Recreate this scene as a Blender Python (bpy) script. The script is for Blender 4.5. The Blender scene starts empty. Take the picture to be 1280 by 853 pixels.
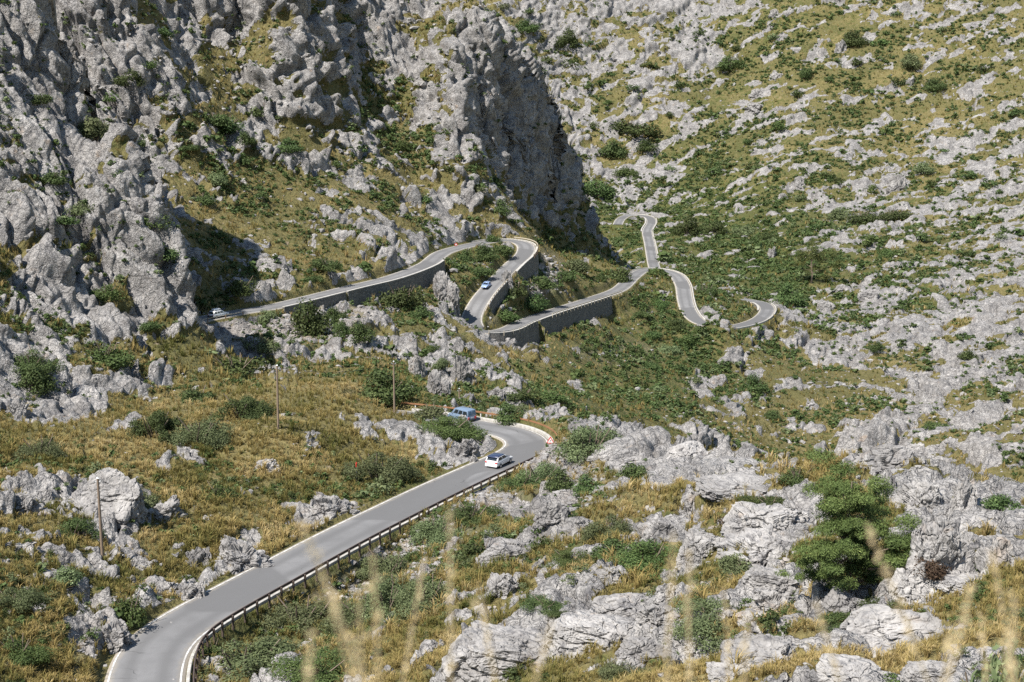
import bpy, bmesh, math, random
import numpy as np
from mathutils import Vector, Matrix

random.seed(7)
RNG = np.random.default_rng(11)
SC = bpy.context.scene
COL = SC.collection
F32 = np.float32

# ------------------------------------------------------------------ camera geometry
FPX, PITCH = 1778.0, math.radians(12.0)
CP, SP = math.cos(PITCH), math.sin(PITCH)

def ray(px, py):
    """direction of a sight line as (x/Y, z/Y)"""
    u = (px - 640.0) / FPX
    v = (426.5 - py) / FPX
    dy = CP + v * SP
    return u / dy, (-SP + v * CP) / dy

def at(px, py, Y):
    a, s = ray(px, py)
    return (a * Y, Y, s * Y)

def at_z(px, py, z):
    a, s = ray(px, py)
    Y = z / s
    return (a * Y, Y, z)

def project(x, y, z):
    d = y * CP - z * SP
    return 640 + FPX * x / d, 426.5 - FPX * (y * SP + z * CP) / d

# ------------------------------------------------------------------ noise
def _hash(ix, iy, iz, k):
    h = (ix.astype(np.int64) * 73856093) ^ (iy.astype(np.int64) * 19349663) ^ (iz.astype(np.int64) * 83492791) ^ (k * 2654435761)
    h &= 0xffffffff
    h = (h ^ (h >> 16)) * 0x45d9f3b & 0xffffffff
    h = (h ^ (h >> 16)) * 0x45d9f3b & 0xffffffff
    return ((h ^ (h >> 16)) & 0xffff).astype(F32) / 65535.0

def vnoise(P, k=0):
    """value noise -1..1, P (n,3)"""
    i = np.floor(P).astype(np.int32)
    f = (P - i).astype(F32)
    f = f * f * f * (f * (f * 6 - 15) + 10)
    out = 0
    for dx in (0, 1):
        wx = f[:, 0] if dx else 1 - f[:, 0]
        for dy in (0, 1):
            wy = f[:, 1] if dy else 1 - f[:, 1]
            for dz in (0, 1):
                wz = f[:, 2] if dz else 1 - f[:, 2]
                out = out + _hash(i[:, 0] + dx, i[:, 1] + dy, i[:, 2] + dz, k) * (wx * wy * wz)
    return out * 2 - 1

def fbm(P, octv=4, k=0, gain=.5):
    a, s, out = 1.0, 0.0, 0
    for o in range(octv):
        out = out + a * vnoise(P * F32(2.03 ** o) + F32(o * 17.3), k + o)
        s += a
        a *= gain
    return out / s

def ridged(P, octv=3, k=0):
    a, s, out = 1.0, 0.0, 0
    for o in range(octv):
        out = out + a * (1 - 2 * np.abs(vnoise(P * F32(2.03 ** o) + F32(o * 7.7), k + o)))
        s += a
        a *= .5
    return out / s

def blocks(P, k=0, tilt=.9, crack=.35, width=.16):
    """angular blocks: cells with their own height and tilted top, parted by cracks (cell units)"""
    i = np.floor(P).astype(np.int32)
    f = (P - i).astype(F32)
    n = len(P)
    d1 = np.full(n, 9, F32)
    d2 = np.full(n, 9, F32)
    h1 = np.zeros(n, F32)
    for dx in (-1, 0, 1):
        for dy in (-1, 0, 1):
            for dz in (-1, 0, 1):
                cx, cy, cz = i[:, 0] + dx, i[:, 1] + dy, i[:, 2] + dz
                r1 = _hash(cx, cy, cz, k + 1)
                r2 = _hash(cx, cy, cz, k + 2)
                r3 = _hash(cx, cy, cz, k + 3)
                ox, oy, oz = dx + r1 - f[:, 0], dy + r2 - f[:, 1], dz + r3 - f[:, 2]
                d = ox * ox + oy * oy + oz * oz
                hh = (r1 * 7.31 + r2 * 3.7) % 1.0
                t1 = (r2 * 9.17 + r3 * 5.1) % 1.0 - .5
                t2 = (r3 * 8.93 + r1 * 4.3) % 1.0 - .5
                h = hh - .5 - tilt * (ox * t1 + oy * t2 + oz * (t1 - t2) * .5)
                near = d < d1
                d2 = np.where(near, d1, np.minimum(d2, d))
                h1 = np.where(near, h, h1)
                d1 = np.where(near, d, d1)
    e = np.sqrt(d2) - np.sqrt(d1)
    c = np.clip(1 - e / width, 0, 1)
    return h1 - crack * c * c

def sstep(x, a, b):
    t = np.clip((x - a) / (b - a), 0, 1)
    return t * t * (3 - 2 * t)

# ------------------------------------------------------------------ roads (pixel column, pixel row, height) along the centre line
ROAD_NEAR = [(172,960,-47.2),(176,900,-47.7),(180,853,-48),(190,818,-48.2),(216,789,-48.5),(271,756,-48.8),(340,719,-49.2),(420,676,-49.6),(490,641,-50),
             (550,612,-50.4),(612,584,-50.8),(645,569,-51.1),(659,558,-51.3),(655,548,-51.5),(634,539.5,-51.8),(604,534,-52.2),(574,529,-52.7),(540,524,-53.1),(505,520,-53.5),(470,517,-53.9)]
ROAD_UP = [(205,408,-55.5),(236,402,-55.7),(300,390,-56),(342,383.5,-56.2),(440,359.5,-57),(491,347,-57.4),(533,331,-57.8),(556,315,-58.3),
           (600,304,-59),(632,300.5,-59.7),(655,305,-60.5),(656,317,-61.5),(641,331,-62.5),(624,348,-64),(604,370,-66.5),(592,390,-69),(589,402,-70.4),
           (596,412,-71.6),(614,415.5,-72.4),(635,412,-73),(655,402.5,-73.8),(690,390,-75),(745,372.5,-77.5),(774,361.5,-79),(790,347,-80.5),(803,338.5,-81.5),
           (822,337,-82.3),(843,343,-83.2),(853,356,-84.5),(856,373,-86),(861,389,-87.5),(873,402,-89),(900,410,-90.5),(930,406,-91.3),(950,398.5,-92),(959,388,-92.8),
           (954,380,-93.5),(938,376,-94.3),(924,374,-95)]
ROAD_FAR = [(826,350,-99.4),(820,340,-99.3),(816.5,329,-99.2),(812,305,-99),(809,289,-98.6),(814,279,-98.2),(812,272.5,-98),(800,269.3,-97.8),(785,269.5,-97.6),(776,274,-97.6),(772,281,-97.8)]

def spline(pts, step):
    P = np.array(pts, float)
    n = len(P)
    out = []
    for i in range(n - 1):
        p0, p1, p2, p3 = P[max(i - 1, 0)], P[i], P[i + 1], P[min(i + 2, n - 1)]
        m = max(2, int(np.linalg.norm(p2 - p1) / (step * .5)))
        for j in range(m):
            t = j / m
            # centripetal-like damping of the tangents keeps tight hairpins round
            t1, t2 = (p2 - p0) * .5, (p3 - p1) * .5
            L = np.linalg.norm(p2 - p1)
            for q in (t1, t2):
                l = np.linalg.norm(q)
                if l > 1.2 * L: q *= 1.2 * L / l
            h00, h10, h01, h11 = 2*t**3-3*t**2+1, t**3-2*t**2+t, -2*t**3+3*t**2, t**3-t**2
            out.append(h00 * p1 + h10 * t1 + h01 * p2 + h11 * t2)
    out.append(P[-1])
    out = np.array(out)
    d = np.r_[0, np.cumsum(np.linalg.norm(np.diff(out, axis=0), axis=1))]
    s = np.arange(0, d[-1], step)
    r = np.stack([np.interp(s, d, out[:, c]) for c in range(3)], 1)
    for _ in range(6):
        r[1:-1] = (r[:-2] + 2 * r[1:-1] + r[2:]) / 4
    return r

def road_line(tab): return spline([at_z(*t) for t in tab], 1.0)
R_NEAR, R_UP, R_FAR = road_line(ROAD_NEAR), road_line(ROAD_UP), road_line(ROAD_FAR)
HW = {'near': 3.0, 'up': 2.75, 'far': 2.7}
def normals2(L):
    t = np.gradient(L[:, :2], axis=0)
    t /= np.linalg.norm(t, axis=1)[:, None]
    return np.stack([t[:, 1], -t[:, 0]], 1)        # points to the right of travel

# ------------------------------------------------------------------ terrain control points (pixel column, pixel row, distance)
CTRL = [
 # foreground, bottom rows
 (-60,853,88),(0,853,93),(70,853,98),(330,853,102),(390,853,101),(450,853,96),(560,853,85),(640,853,76),(800,853,63),(960,853,55),(1100,853,50),(1280,853,43),(1400,853,40),
 (0,780,103),(70,780,106),(300,800,114.5),(350,780,118),(430,770,119),(520,780,105),(640,780,93),(760,780,81),(900,780,72),(1040,780,66),(1160,780,60),(1280,780,55),(1400,780,52),
 (0,700,115),(122,703,122),(180,720,124),(460,712,136),(400,745,127),(560,700,124),(660,700,112),(780,700,100),(900,700,90),(1000,700,84),(1100,700,79),(1200,700,73),(1290,690,68),
 (600,645,144),(540,660,141),(700,640,131),(800,640,119),(920,640,108),(1020,640,100),(1120,640,93),(1200,640,86),(1290,650,80),
 (680,598,160),(720,592,156),(800,585,145),(900,580,132),(1000,582,122),(1100,560,115),(1180,590,106),(1240,620,96),
 (655,520,192),(700,512,189),(760,522,176),(850,548,160),(930,566,147),
 (-100,700,105),(-100,560,145),
 (0,600,141),(100,600,144),(200,600,149),(300,600,154),(200,660,134),(290,655,138),(380,620,151),(0,540,163),(100,540,165),(200,540,167),(300,540,168),(345,532,168),(400,540,171),(450,565,168),(520,548,179),
 (450,500,192),(400,480,208),(300,460,230),(250,430,252),(350,430,268),(420,440,264),(480,470,240),(500,430,290),(540,400,320),(470,392,322),(420,387,309),
 (580,505,212),(620,500,243),(560,490,252),(560,450,288),(600,432,325),(640,472,312),(660,448,338),(700,432,368),(720,402,398),
 (760,400,425),(760,440,393),(760,480,362),(820,372,470),(820,420,428),(820,470,388),(860,500,362),(880,420,440),(885,403,436),(907,403,438),(900,450,420),(930,430,438),(960,440,432),(960,500,393),
 (760,508,300),(700,500,268),(850,530,328),(930,550,345),(1000,560,352),(1100,550,362),(1200,590,335),(1280,640,305),
 (1000,450,448),(1000,400,500),(1020,350,580),(1100,500,398),(1100,450,440),(1100,400,498),(1100,350,570),(1200,500,392),(1200,450,432),(1200,400,488),(1200,350,560),(1200,250,715),(1290,250,690),(1290,350,535),(1290,450,415),(1290,550,342),
 (880,375,520),(900,340,640),(900,300,700),(900,250,800),(900,200,870),(900,100,960),(900,0,1040),(1000,300,660),(1000,200,815),(1000,100,920),(1000,0,1000),(1100,250,745),(1100,150,865),(1100,50,945),(1290,150,815),(1290,50,895),(1290,0,945),
 (840,225,860),(760,200,900),(800,100,955),(700,100,965),(640,20,980),(700,0,1010),(800,0,1030),(580,-20,1000),
 (850,320,672),(840,290,740),(830,262,830),(790,305,700),
 (900,-150,1160),(1290,-150,1080),(640,-120,1120),
 # spur with the shaded cliff: foot, top
 (562,205,440),(558,150,454),(552,100,466),(546,50,482),(545,10,498),(540,-10,510),(500,-40,520),
 (640,252,468),(600,262,434),(565,284,414),(700,282,520),(740,320,500),(700,330,448),(660,350,408),(735,290,556),(760,330,500),
 (520,230,436),(520,150,462),(530,80,482),(500,30,492),(480,200,425),(440,250,388),(400,300,354),(350,345,322),(300,372,298),(290,330,322),(300,250,366),(300,150,405),(350,200,396),(400,150,424),(250,300,332),(240,240,356),
 # second ridge with its shaded wall
 (350,40,424),(470,100,470),(480,20,486),(440,10,480),
 (300,50,432),(200,30,400),(320,-60,440),
 # near crag
 (0,500,182),(60,500,187),(150,500,196),(0,450,193),(100,450,203),(180,470,211),(200,430,224),(232,415,231),(0,400,204),(100,400,217),(0,300,222),(100,300,236),(180,330,239),(218,380,241),(0,200,238),(100,200,250),(180,250,247),(212,300,246),(0,100,252),(80,120,267),(150,170,254),(0,0,266),(60,0,282),(100,55,273),
 (-100,0,250),(-100,300,204),(-100,500,164),(-250,0,235),(-250,400,160),(-250,700,95),(-300,-200,270),(0,-150,300),(120,-60,385),
 (1500,300,560),(1500,0,850),(1500,500,360),(1500,650,75),(1700,300,520),(1700,650,70),
]
WORLD_CTRL = [(0,0,-1.75),(-30,0,-7),(30,0,-4),(0,15,-9.5),(-20,32,-20),(10,32,-18),(40,32,-18),(-45,60,-34),(-60,50,-30),(0,55,-30),(80,0,-2),(-80,0,-8),(80,40,-16),(150,60,-20)]
CLIFF_FOOT = [(574,112,462),(584,152,463),(598,172,478),(610,194,472),(628,204,496),(642,222,490),(656,226,517),(676,240,518),(690,243,550),(702,252,552),(716,256,580)]
CLIFF_LEDGE = [(575,70,473),(598,110,484),(612,120,481),(632,140,503),(646,150,500),(664,165,527),(682,180,531),(695,200,560),(712,215,580)]
CLIFF_TOP = [(572,28,486),(598,36,490),(612,50,490),(626,62,507),(648,80,512),(664,98,534),(688,128,548),(698,148,569),(709,168,584),(721,215,597),(728,255,603)]
CREST_BACK = [(598,40,508),(612,54,512),(630,70,528),(662,100,556),(692,142,588),(709,185,605),(721,235,618),(730,265,624)]
WALL_FOOT = [(384,110,424),(410,108,432),(428,96,448),(440,60,470)]
WALL_TOP = [(362,60,424),(372,20,433),(384,-20,449),(400,-60,468)]
def dense(tab, n):
    P = np.array([at(*c) for c in tab]); d = np.r_[0, np.cumsum(np.linalg.norm(np.diff(P, axis=0), axis=1))]
    q = np.linspace(0, d[-1], n)
    return [tuple(np.interp(t, d, P[:, c]) for c in range(3)) for t in q]
def polar(px, Y, z):
    return ((px - 640) / FPX / CP * Y, Y, z)
HIDDEN = [polar(760,230,-73),polar(850,222,-78),polar(930,212,-80),polar(1000,182,-76),polar(1100,172,-77),polar(1200,162,-75),polar(1300,150,-70),polar(1500,140,-66),
          polar(930,290,-97),polar(1100,290,-108),polar(1280,250,-105),
          polar(560,800,-60),polar(500,800,-10),polar(640,700,-98),polar(700,660,-100),polar(745,640,-99.5),polar(780,610,-98.5),polar(640,680,-75),polar(560,620,-25),
          polar(250,292,-55.8),polar(235,312,-48),polar(200,332,-36),polar(150,365,-20),polar(100,335,-30),polar(0,325,-12),polar(60,362,-20),polar(150,338,-33),polar(150,278,-36),polar(120,297,-28),polar(108,283,-20),polar(140,268,-27),polar(180,266,-42),polar(205,290,-40),polar(225,275,-54),polar(190,300,-44),
          polar(870,620,-99.5),polar(840,600,-99.5),polar(840,545,-90)]
pts = [at(*c) for c in CTRL] + HIDDEN + WORLD_CTRL + dense(CLIFF_FOOT, 34) + dense(CLIFF_LEDGE, 26) + dense(CLIFF_TOP, 34) + [at(*c) for c in ((330,-113,447),(362,-113,457),(392,-113,472),(296,-130,440),(345,-50,434),(420,-130,492))] + [(x, y, z - 4) for x, y, z in dense(CREST_BACK, 14)] + [(x + 6, y + 28, z - 28) for x, y, z in dense(CREST_BACK, 10)] + dense(WALL_FOOT, 10) + dense(WALL_TOP, 10)
for L in (R_NEAR, R_UP, R_FAR):
    n = len(L)
    pts += [tuple(L[i]) for i in range(0, n, 14)]
PT = np.array(pts, float)

def rbf_fit(P, reg=1.0, pw=1.35):
    n = len(P)
    X = P[:, :2] / 100.0
    D = np.linalg.norm(X[:, None] - X[None], axis=2) ** pw
    Q = np.c_[np.ones(n), X]
    A = np.zeros((n + 3, n + 3))
    A[:n, :n] = D - np.eye(n) * reg * 1e-3
    A[:n, n:] = Q
    A[n:, :n] = Q.T
    w = np.linalg.solve(A, np.r_[P[:, 2], 0, 0, 0])
    return X, w, pw

def rbf_eval(model, x, y):
    X, w, pw = model
    sh = x.shape
    q = np.stack([x.ravel(), y.ravel()], 1) / 100.0
    out = np.empty(len(q))
    for i in range(0, len(q), 40000):
        c = q[i:i + 40000]
        D2 = ((c[:, None, 0] - X[None, :, 0]) ** 2 + (c[:, None, 1] - X[None, :, 1]) ** 2)
        out[i:i + 40000] = (D2 ** (pw / 2)) @ w[:-3] + w[-3] + c @ w[-2:]
    return out.reshape(sh)

MODEL = rbf_fit(PT)
# coarse polar grid: a = x/Y columns, Y rows
CA = np.r_[np.linspace(-1.0, -.44, 14)[:-1], np.linspace(-.44, .44, 300), np.linspace(.44, 1.0, 14)[1:]]
CY = np.r_[np.linspace(1.5, 40, 40)[:-1], np.exp(np.linspace(math.log(40), math.log(1250), 900))]
GA, GY = np.meshgrid(CA, CY)            # rows: Y
CZ = rbf_eval(MODEL, GA * GY, GY)

def base_z(a, Y):
    i = np.clip(np.searchsorted(CA, a) - 1, 0, len(CA) - 2)
    j = np.clip(np.searchsorted(CY, Y) - 1, 0, len(CY) - 2)
    u = np.clip((a - CA[i]) / (CA[i + 1] - CA[i]), 0, 1)
    v = np.clip((Y - CY[j]) / (CY[j + 1] - CY[j]), 0, 1)
    return (CZ[j, i] * (1 - u) + CZ[j, i + 1] * u) * (1 - v) + (CZ[j + 1, i] * (1 - u) + CZ[j + 1, i + 1] * u) * v

def hit_base(px, py, ymin=38):
    a, s = ray(px, py)
    Y = np.exp(np.linspace(math.log(ymin), math.log(1240), 2500))
    z = base_z(np.full_like(Y, a), Y)
    k = np.argmax(z >= s * Y)
    if z[k] < s * Y[k]: k = len(Y) - 1
    return np.array((a * Y[k], Y[k], s * Y[k]))

# ------------------------------------------------------------------ fine grid: rows in each column follow what is seen
NCOL, NROW = 1180, 1500
FA = np.r_[np.linspace(-1.0, -.43, 40)[:-1], np.linspace(-.43, .43, NCOL), np.linspace(.43, 1.0, 40)[1:]]
slope = CZ / GY
run = np.maximum.accumulate(slope, axis=0)
rise = np.diff(run, axis=0, prepend=run[:1])
visw = np.clip(rise, 0, None) * 1.0
visw[:40] *= .15
w = visw / visw.sum(0, keepdims=True) * .72 + np.gradient(np.log(CY + 25))[:, None] / np.gradient(np.log(CY + 25)).sum() * .28
kern = np.array([1, 2, 3, 2, 1.]); kern /= kern.sum()
w = np.apply_along_axis(lambda q: np.convolve(np.pad(q, 2, 'edge'), kern, 'valid'), 1, w)
w = np.apply_along_axis(lambda q: np.convolve(np.pad(q, 2, 'edge'), kern, 'valid'), 0, w)
cum = np.cumsum(w, 0); cum = (cum - cum[:1]) / (cum[-1:] - cum[:1])
tq = np.linspace(0, 1, NROW)
YC = np.stack([np.interp(tq, cum[:, c], CY) for c in range(len(CA))], 1)      # NROW x len(CA)
ci = np.clip(np.searchsorted(CA, FA) - 1, 0, len(CA) - 2)
cu = (FA - CA[ci]) / (CA[ci + 1] - CA[ci])
GYF = YC[:, ci] * (1 - cu) + YC[:, ci + 1] * cu
GAF = np.broadcast_to(FA, GYF.shape)
NR, NC = GYF.shape
X0 = GAF * GYF
Y0 = GYF
Z0 = base_z(GAF.ravel(), GYF.ravel()).reshape(GYF.shape)
# ------------------------------------------------------------------ where rock breaks through: pixel column, row, radii, share of bare rock
ROCK = [
 (60,100,90,110,.92),(120,250,90,110,.9),(60,400,90,80,.82),(150,430,70,50,.85),(30,40,60,60,.85),(60,480,80,25,.6),(205,455,35,30,.6),(190,180,40,60,.85),(200,320,35,50,.7),
 (60,560,90,35,.06),(200,520,80,30,.08),(160,622,55,32,.62),(40,622,30,22,.5),(130,705,38,38,.6),(60,700,50,45,.12),(60,790,60,60,.12),(250,600,60,45,.1),(270,690,38,28,.5),(330,640,45,40,.12),
 (370,590,35,25,.3),(400,622,35,18,.5),(220,660,30,30,.15),(200,755,28,28,.4),(145,775,35,28,.5),(400,530,80,38,.08),(400,480,60,25,.12),(480,570,40,30,.15),(520,592,35,15,.3),(570,572,38,26,.5),(590,562,18,18,.8),(380,640,25,18,.6),(300,710,30,14,.7),(430,652,24,14,.8),(362,690,22,14,.7),(485,622,22,11,.7),(540,598,20,10,.6),(255,735,20,12,.7),
 (270,240,50,50,.08),(300,290,40,30,.18),(210,310,35,30,.35),(330,260,40,30,.3),(290,345,70,32,.62),(370,320,40,38,.15),(390,290,40,30,.1),(430,330,35,25,.25),(350,130,60,55,.62),(280,60,60,55,.6),(265,150,38,38,.55),
 (400,190,40,40,.5),(440,215,35,40,.55),(400,100,30,22,.2),(460,130,38,38,.35),(500,160,28,45,.3),(520,100,40,55,.7),(540,40,40,40,.7),(580,70,40,50,.8),(650,150,50,65,.86),(700,200,30,50,.86),(560,180,38,48,.6),
 (480,255,48,35,.35),(590,230,35,25,.4),(490,300,22,28,.75),(455,300,25,25,.25),(570,290,40,12,.9),(640,255,35,25,.25),(700,290,40,28,.1),(745,312,30,22,.12),(680,340,35,25,.15),(655,370,35,22,.12),
 (390,402,40,18,.75),(350,415,40,14,.8),(440,395,30,18,.5),(420,432,60,14,.5),(470,440,35,20,.5),(520,470,38,28,.7),(545,440,38,35,.45),(500,400,30,25,.08),(460,375,25,12,.2),(600,452,28,28,.55),(560,430,30,25,.35),(560,500,35,20,.15),(620,500,35,25,.08),(640,470,25,20,.25),(670,450,30,25,.12),(700,470,35,35,.12),
 (760,400,50,38,.02),(820,440,60,55,.03),(730,430,35,28,.05),(780,490,45,30,.06),(850,510,35,20,.3),(860,540,28,18,.5),(900,480,30,30,.2),(940,450,14,38,.5),(940,520,35,25,.3),
 (640,30,70,45,.72),(740,60,80,55,.66),(700,120,50,45,.6),(800,100,55,45,.52),(870,65,28,38,.75),(880,15,38,15,.8),(760,200,38,38,.5),(790,240,40,22,.55),(760,272,30,18,.03),(850,150,48,48,.38),(900,120,40,40,.32),(940,60,40,40,.25),
 (1010,60,40,40,.15),(1080,60,50,40,.1),(1150,50,45,40,.18),(1240,60,40,45,.35),(1180,15,45,18,.35),(960,130,38,38,.35),(1050,110,45,38,.15),(1000,170,40,35,.2),(1100,150,48,38,.08),(1200,130,45,40,.2),(1260,180,35,40,.5),
 (900,200,40,35,.28),(960,230,40,30,.3),(1050,220,48,38,.4),(1130,225,48,38,.45),(1240,235,45,35,.5),(870,270,40,28,.08),(950,290,48,28,.1),(900,320,40,28,.12),(1000,300,35,28,.1),(1010,340,35,22,.06),(1080,300,38,38,.5),(1150,300,48,38,.5),(1240,300,45,38,.5),
 (980,360,28,18,.12),(920,390,25,16,.15),(1010,400,28,28,.78),(1050,420,38,38,.72),(1100,400,55,35,.7),(1150,365,35,16,.3),(1230,380,48,38,.78),(1180,440,55,38,.78),(1250,450,40,38,.76),(1080,480,48,28,.6),(1030,475,25,25,.3),(990,460,24,28,.08),
 (1000,505,38,35,.22),(1050,530,48,28,.33),(1150,515,55,35,.65),(1240,520,45,38,.7),(1250,600,35,35,.6),(1000,545,35,18,.4),
 (690,515,25,14,.85),(660,505,18,12,.4),(745,532,36,22,.8),(740,570,22,18,.25),(690,577,26,18,.5),(800,572,45,18,.75),(830,553,30,14,.6),(860,590,45,18,.75),(700,640,20,20,.8),(760,615,28,20,.15),(680,610,25,18,.3),(820,645,35,25,.4),
 (780,682,38,18,.03),(850,660,45,22,.8),(920,610,38,14,.7),(970,632,45,18,.85),(960,672,45,22,.85),(900,695,30,18,.15),(900,640,30,18,.5),(960,720,38,18,.7),(960,762,55,25,.7),(1050,770,55,18,.75),(1100,790,55,18,.8),(1120,600,45,35,.7),
 (1100,560,38,18,.9),(1170,600,28,35,.8),(1180,660,38,35,.8),(1250,660,38,28,.7),(1240,620,30,25,.7),(1060,660,38,55,.1),(1200,755,40,35,.12),(900,740,28,14,.08),(880,765,30,18,.12),(850,742,28,15,.3),(820,752,28,18,.6),(700,790,100,26,.85),
 (640,730,35,28,.5),(640,690,28,18,.7),(600,740,25,30,.4),(560,700,28,30,.3),(530,672,28,18,.3),(500,690,38,18,.4),(430,708,40,14,.7),(480,682,30,12,.7),(420,755,50,25,.03),(350,790,45,28,.03),(450,800,45,30,.03),(550,790,40,35,.2),
 (640,835,55,22,.12),(800,832,55,22,.08),(840,800,38,13,.6),(920,805,28,20,.3),(980,795,35,16,.5),(1000,832,35,16,.15),(1060,846,45,12,.6),(1180,842,45,14,.4),(1260,800,35,35,.08),(740,702,28,15,.2),(700,705,28,15,.3),(740,742,28,15,.15),(560,640,38,28,.03),(620,650,25,20,.2),
]
RUBBLE = [(690,580,24,18,1),(405,728,45,16,1),(440,708,50,16,1),(490,683,40,16,1),(540,652,30,14,1),(600,622,30,12,.9),(340,770,22,14,.9),(720,600,24,18,.8),(395,400,40,14,1),(350,412,40,10,1),(672,342,18,14,1),(255,838,14,16,1),(612,408,14,8,.6),(770,440,30,8,.3),(130,810,20,30,.5)]
GREEN = [   # share of green among the grass (scrub and low bushes)
 (270,240,60,60,.35),(390,300,60,40,.3),(200,540,150,60,.12),(250,620,90,60,.25),(60,780,80,60,.45),(400,520,80,40,.15),(820,440,70,70,.62),(760,480,60,40,.6),(740,400,40,30,.3),(640,510,50,30,.6),(560,490,40,25,.55),
 (760,260,40,25,.8),(900,290,80,50,.85),(860,250,50,40,.85),(980,330,60,40,.8),(1050,350,60,30,.6),(1150,360,50,20,.65),(1080,60,90,60,.42),(950,40,80,40,.55),(1100,150,90,60,.36),(1200,250,80,60,.5),(900,180,60,50,.55),(720,100,80,80,.42),(1000,220,80,50,.55),(1230,110,70,60,.42),
 (960,480,40,50,.3),(1000,520,50,40,.35),(900,480,40,40,.5),(1180,480,80,60,.3),(780,690,60,25,.6),(700,300,40,30,.3),(660,370,40,30,.45),(560,640,60,40,.6),(400,780,90,50,.6),(820,830,150,25,.3),(600,830,60,30,.3),(880,700,60,40,.45),(760,610,50,30,.35),(1220,770,60,60,.5),(500,400,40,25,.4),(560,310,40,20,.6)]

def field(tab, PX, PY, Y, eps=.02, default=.3):
    num = np.full(PX.shape, eps * default, F32)
    den = np.full(PX.shape, eps, F32)
    for (px, py, rx, ry, v) in tab:
        h = hit_base(px, min(py, 850))
        yw = np.exp(-(np.log(Y / h[1]) / .28) ** 2)
        g = np.exp(-((PX - px) / rx) ** 2 - ((PY - py) / ry) ** 2) * yw
        num += (g * v).astype(F32)
        den += g.astype(F32)
    return num / den

# fields are smooth: work them out on a thinned grid, then stretch
def thin_eval(tab, **k):
    js, is_ = np.unique(np.r_[np.arange(0, NR, 4), NR - 1]), np.unique(np.r_[np.arange(0, NC, 4), NC - 1])
    x, y, z = X0[np.ix_(js, is_)], Y0[np.ix_(js, is_)], Z0[np.ix_(js, is_)]
    px, py = project(x, y, z)
    v = field(tab, px, py, y, **k)
    t = np.stack([np.interp(np.arange(NC), is_, v[r]) for r in range(len(js))])
    i = np.clip(np.searchsorted(js, np.arange(NR), side='right') - 1, 0, len(js) - 2)
    u = ((np.arange(NR) - js[i]) / (js[i + 1] - js[i]))[:, None]
    return (t[i] * (1 - u) + t[i + 1] * u).astype(F32)
ROCKF = thin_eval(ROCK)
RUBF = thin_eval(RUBBLE, eps=.15, default=0)
GREENF = thin_eval(GREEN, eps=.05, default=.3)

# ------------------------------------------------------------------ roads cut into the slope
def carve(Z, k_up=1.9, k_dn=1.3, extra=None):
    """clamp heights near the roads; returns heights and the gap to the nearest road edge"""
    gap = np.full(Z.shape, 1e3, F32)
    Zc = Z.copy()
    for name, L in (('near', R_NEAR), ('up', R_UP), ('far', R_FAR)):
        hw = HW[name]
        N = normals2(L)
        reach = 16.0
        best = np.full(Z.shape, 1e3, F32)
        zr = np.zeros(Z.shape, F32)
        side = np.zeros(Z.shape, F32)
        near_i = np.full(Z.shape, -1, np.int32)
        for n in range(len(L)):
            x, y, z = L[n]
            c0, c1 = np.searchsorted(FA, [(x - reach) / (y - reach), (x + reach) / (y - reach)])
            if x < 0: c0 = np.searchsorted(FA, (x - reach) / (y - reach)); c1 = np.searchsorted(FA, (x + reach) / (y + reach)) + 1
            c0, c1 = max(0, c0 - 1), min(NC, c1 + 1)
            if c1 <= c0: continue
            yc = Y0[:, (c0 + c1) // 2]
            r0, r1 = np.searchsorted(yc, [y - reach * 1.3, y + reach * 1.3])
            r0, r1 = max(0, r0 - 4), min(NR, r1 + 4)
            sl = (slice(r0, r1), slice(c0, c1))
            d = np.hypot(X0[sl] - x, Y0[sl] - y)
            m = d < best[sl]
            best[sl] = np.where(m, d, best[sl])
            zr[sl] = np.where(m, z, zr[sl])
            near_i[sl] = np.where(m, n, near_i[sl])
            side[sl] = np.where(m, (X0[sl] - x) * N[n, 0] + (Y0[sl] - y) * N[n, 1], side[sl])
        e = best - hw
        ku = np.full(Z.shape, k_up, F32); kd = np.full(Z.shape, k_dn, F32)
        hb = np.zeros(Z.shape, F32)
        if extra: extra(name, near_i, side, ku, kd, hb)
        m = e < reach - hw
        f = np.clip(e - .55, 0, None)
        lo = zr - .12 - kd * f
        hi = zr - .12 + ku * f - hb * (f > .02)
        Zc = np.where(m, np.clip(Zc, lo, hi), Zc)
        gap = np.minimum(gap, np.where(e < 50, e, 1e3))
    return Zc, gap
# retaining walls hold these stretches up: (road, from pixel, to pixel, side) side +1 = right of travel
def nearest_index(L, px, py):
    qx, qy = project(L[:, 0], L[:, 1], L[:, 2])
    return int(np.argmin((qx - px) ** 2 + (qy - py) ** 2))
WALLS = [  # road, start, end, side (+1 right of travel), height
 ('up', (340,384), (415,365), 1, 2.2), ('up', (418,364), (541,328), 1, 5.0),
 ('up', (660,310), (632,340), -1, 5.0), ('up', (624,348), (598,382), -1, 4.0),
 ('up', (606,415), (658,401), 1, 7.0), ('up', (660,400), (752,371), 1, 6.0),
 ('up', (959,389), (951,378), -1, 2.5), ('far', (812,272), (812,290), -1, 2.5)]
LINES = {'near': R_NEAR, 'up': R_UP, 'far': R_FAR}
WSPAN = []
for (nm, p, q, sd, h) in WALLS:
    i, j = sorted((nearest_index(LINES[nm], *p), nearest_index(LINES[nm], *q)))
    WSPAN.append((nm, i, j, sd, h))

def wall_drop(name, near_i, side, ku, kd, hb):
    for (nm, i, j, sd, h) in WSPAN:
        if nm != name: continue
        # steepen the downhill side beside this stretch and clear the foot of the wall
        m = (near_i >= i) & (near_i <= j) & (side * sd > 0)
        kd[m] = 7.0
        ku[m] = .5
        hb[m] = h * .92
Z1, GAP = carve(Z0.astype(F32), extra=wall_drop)

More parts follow.
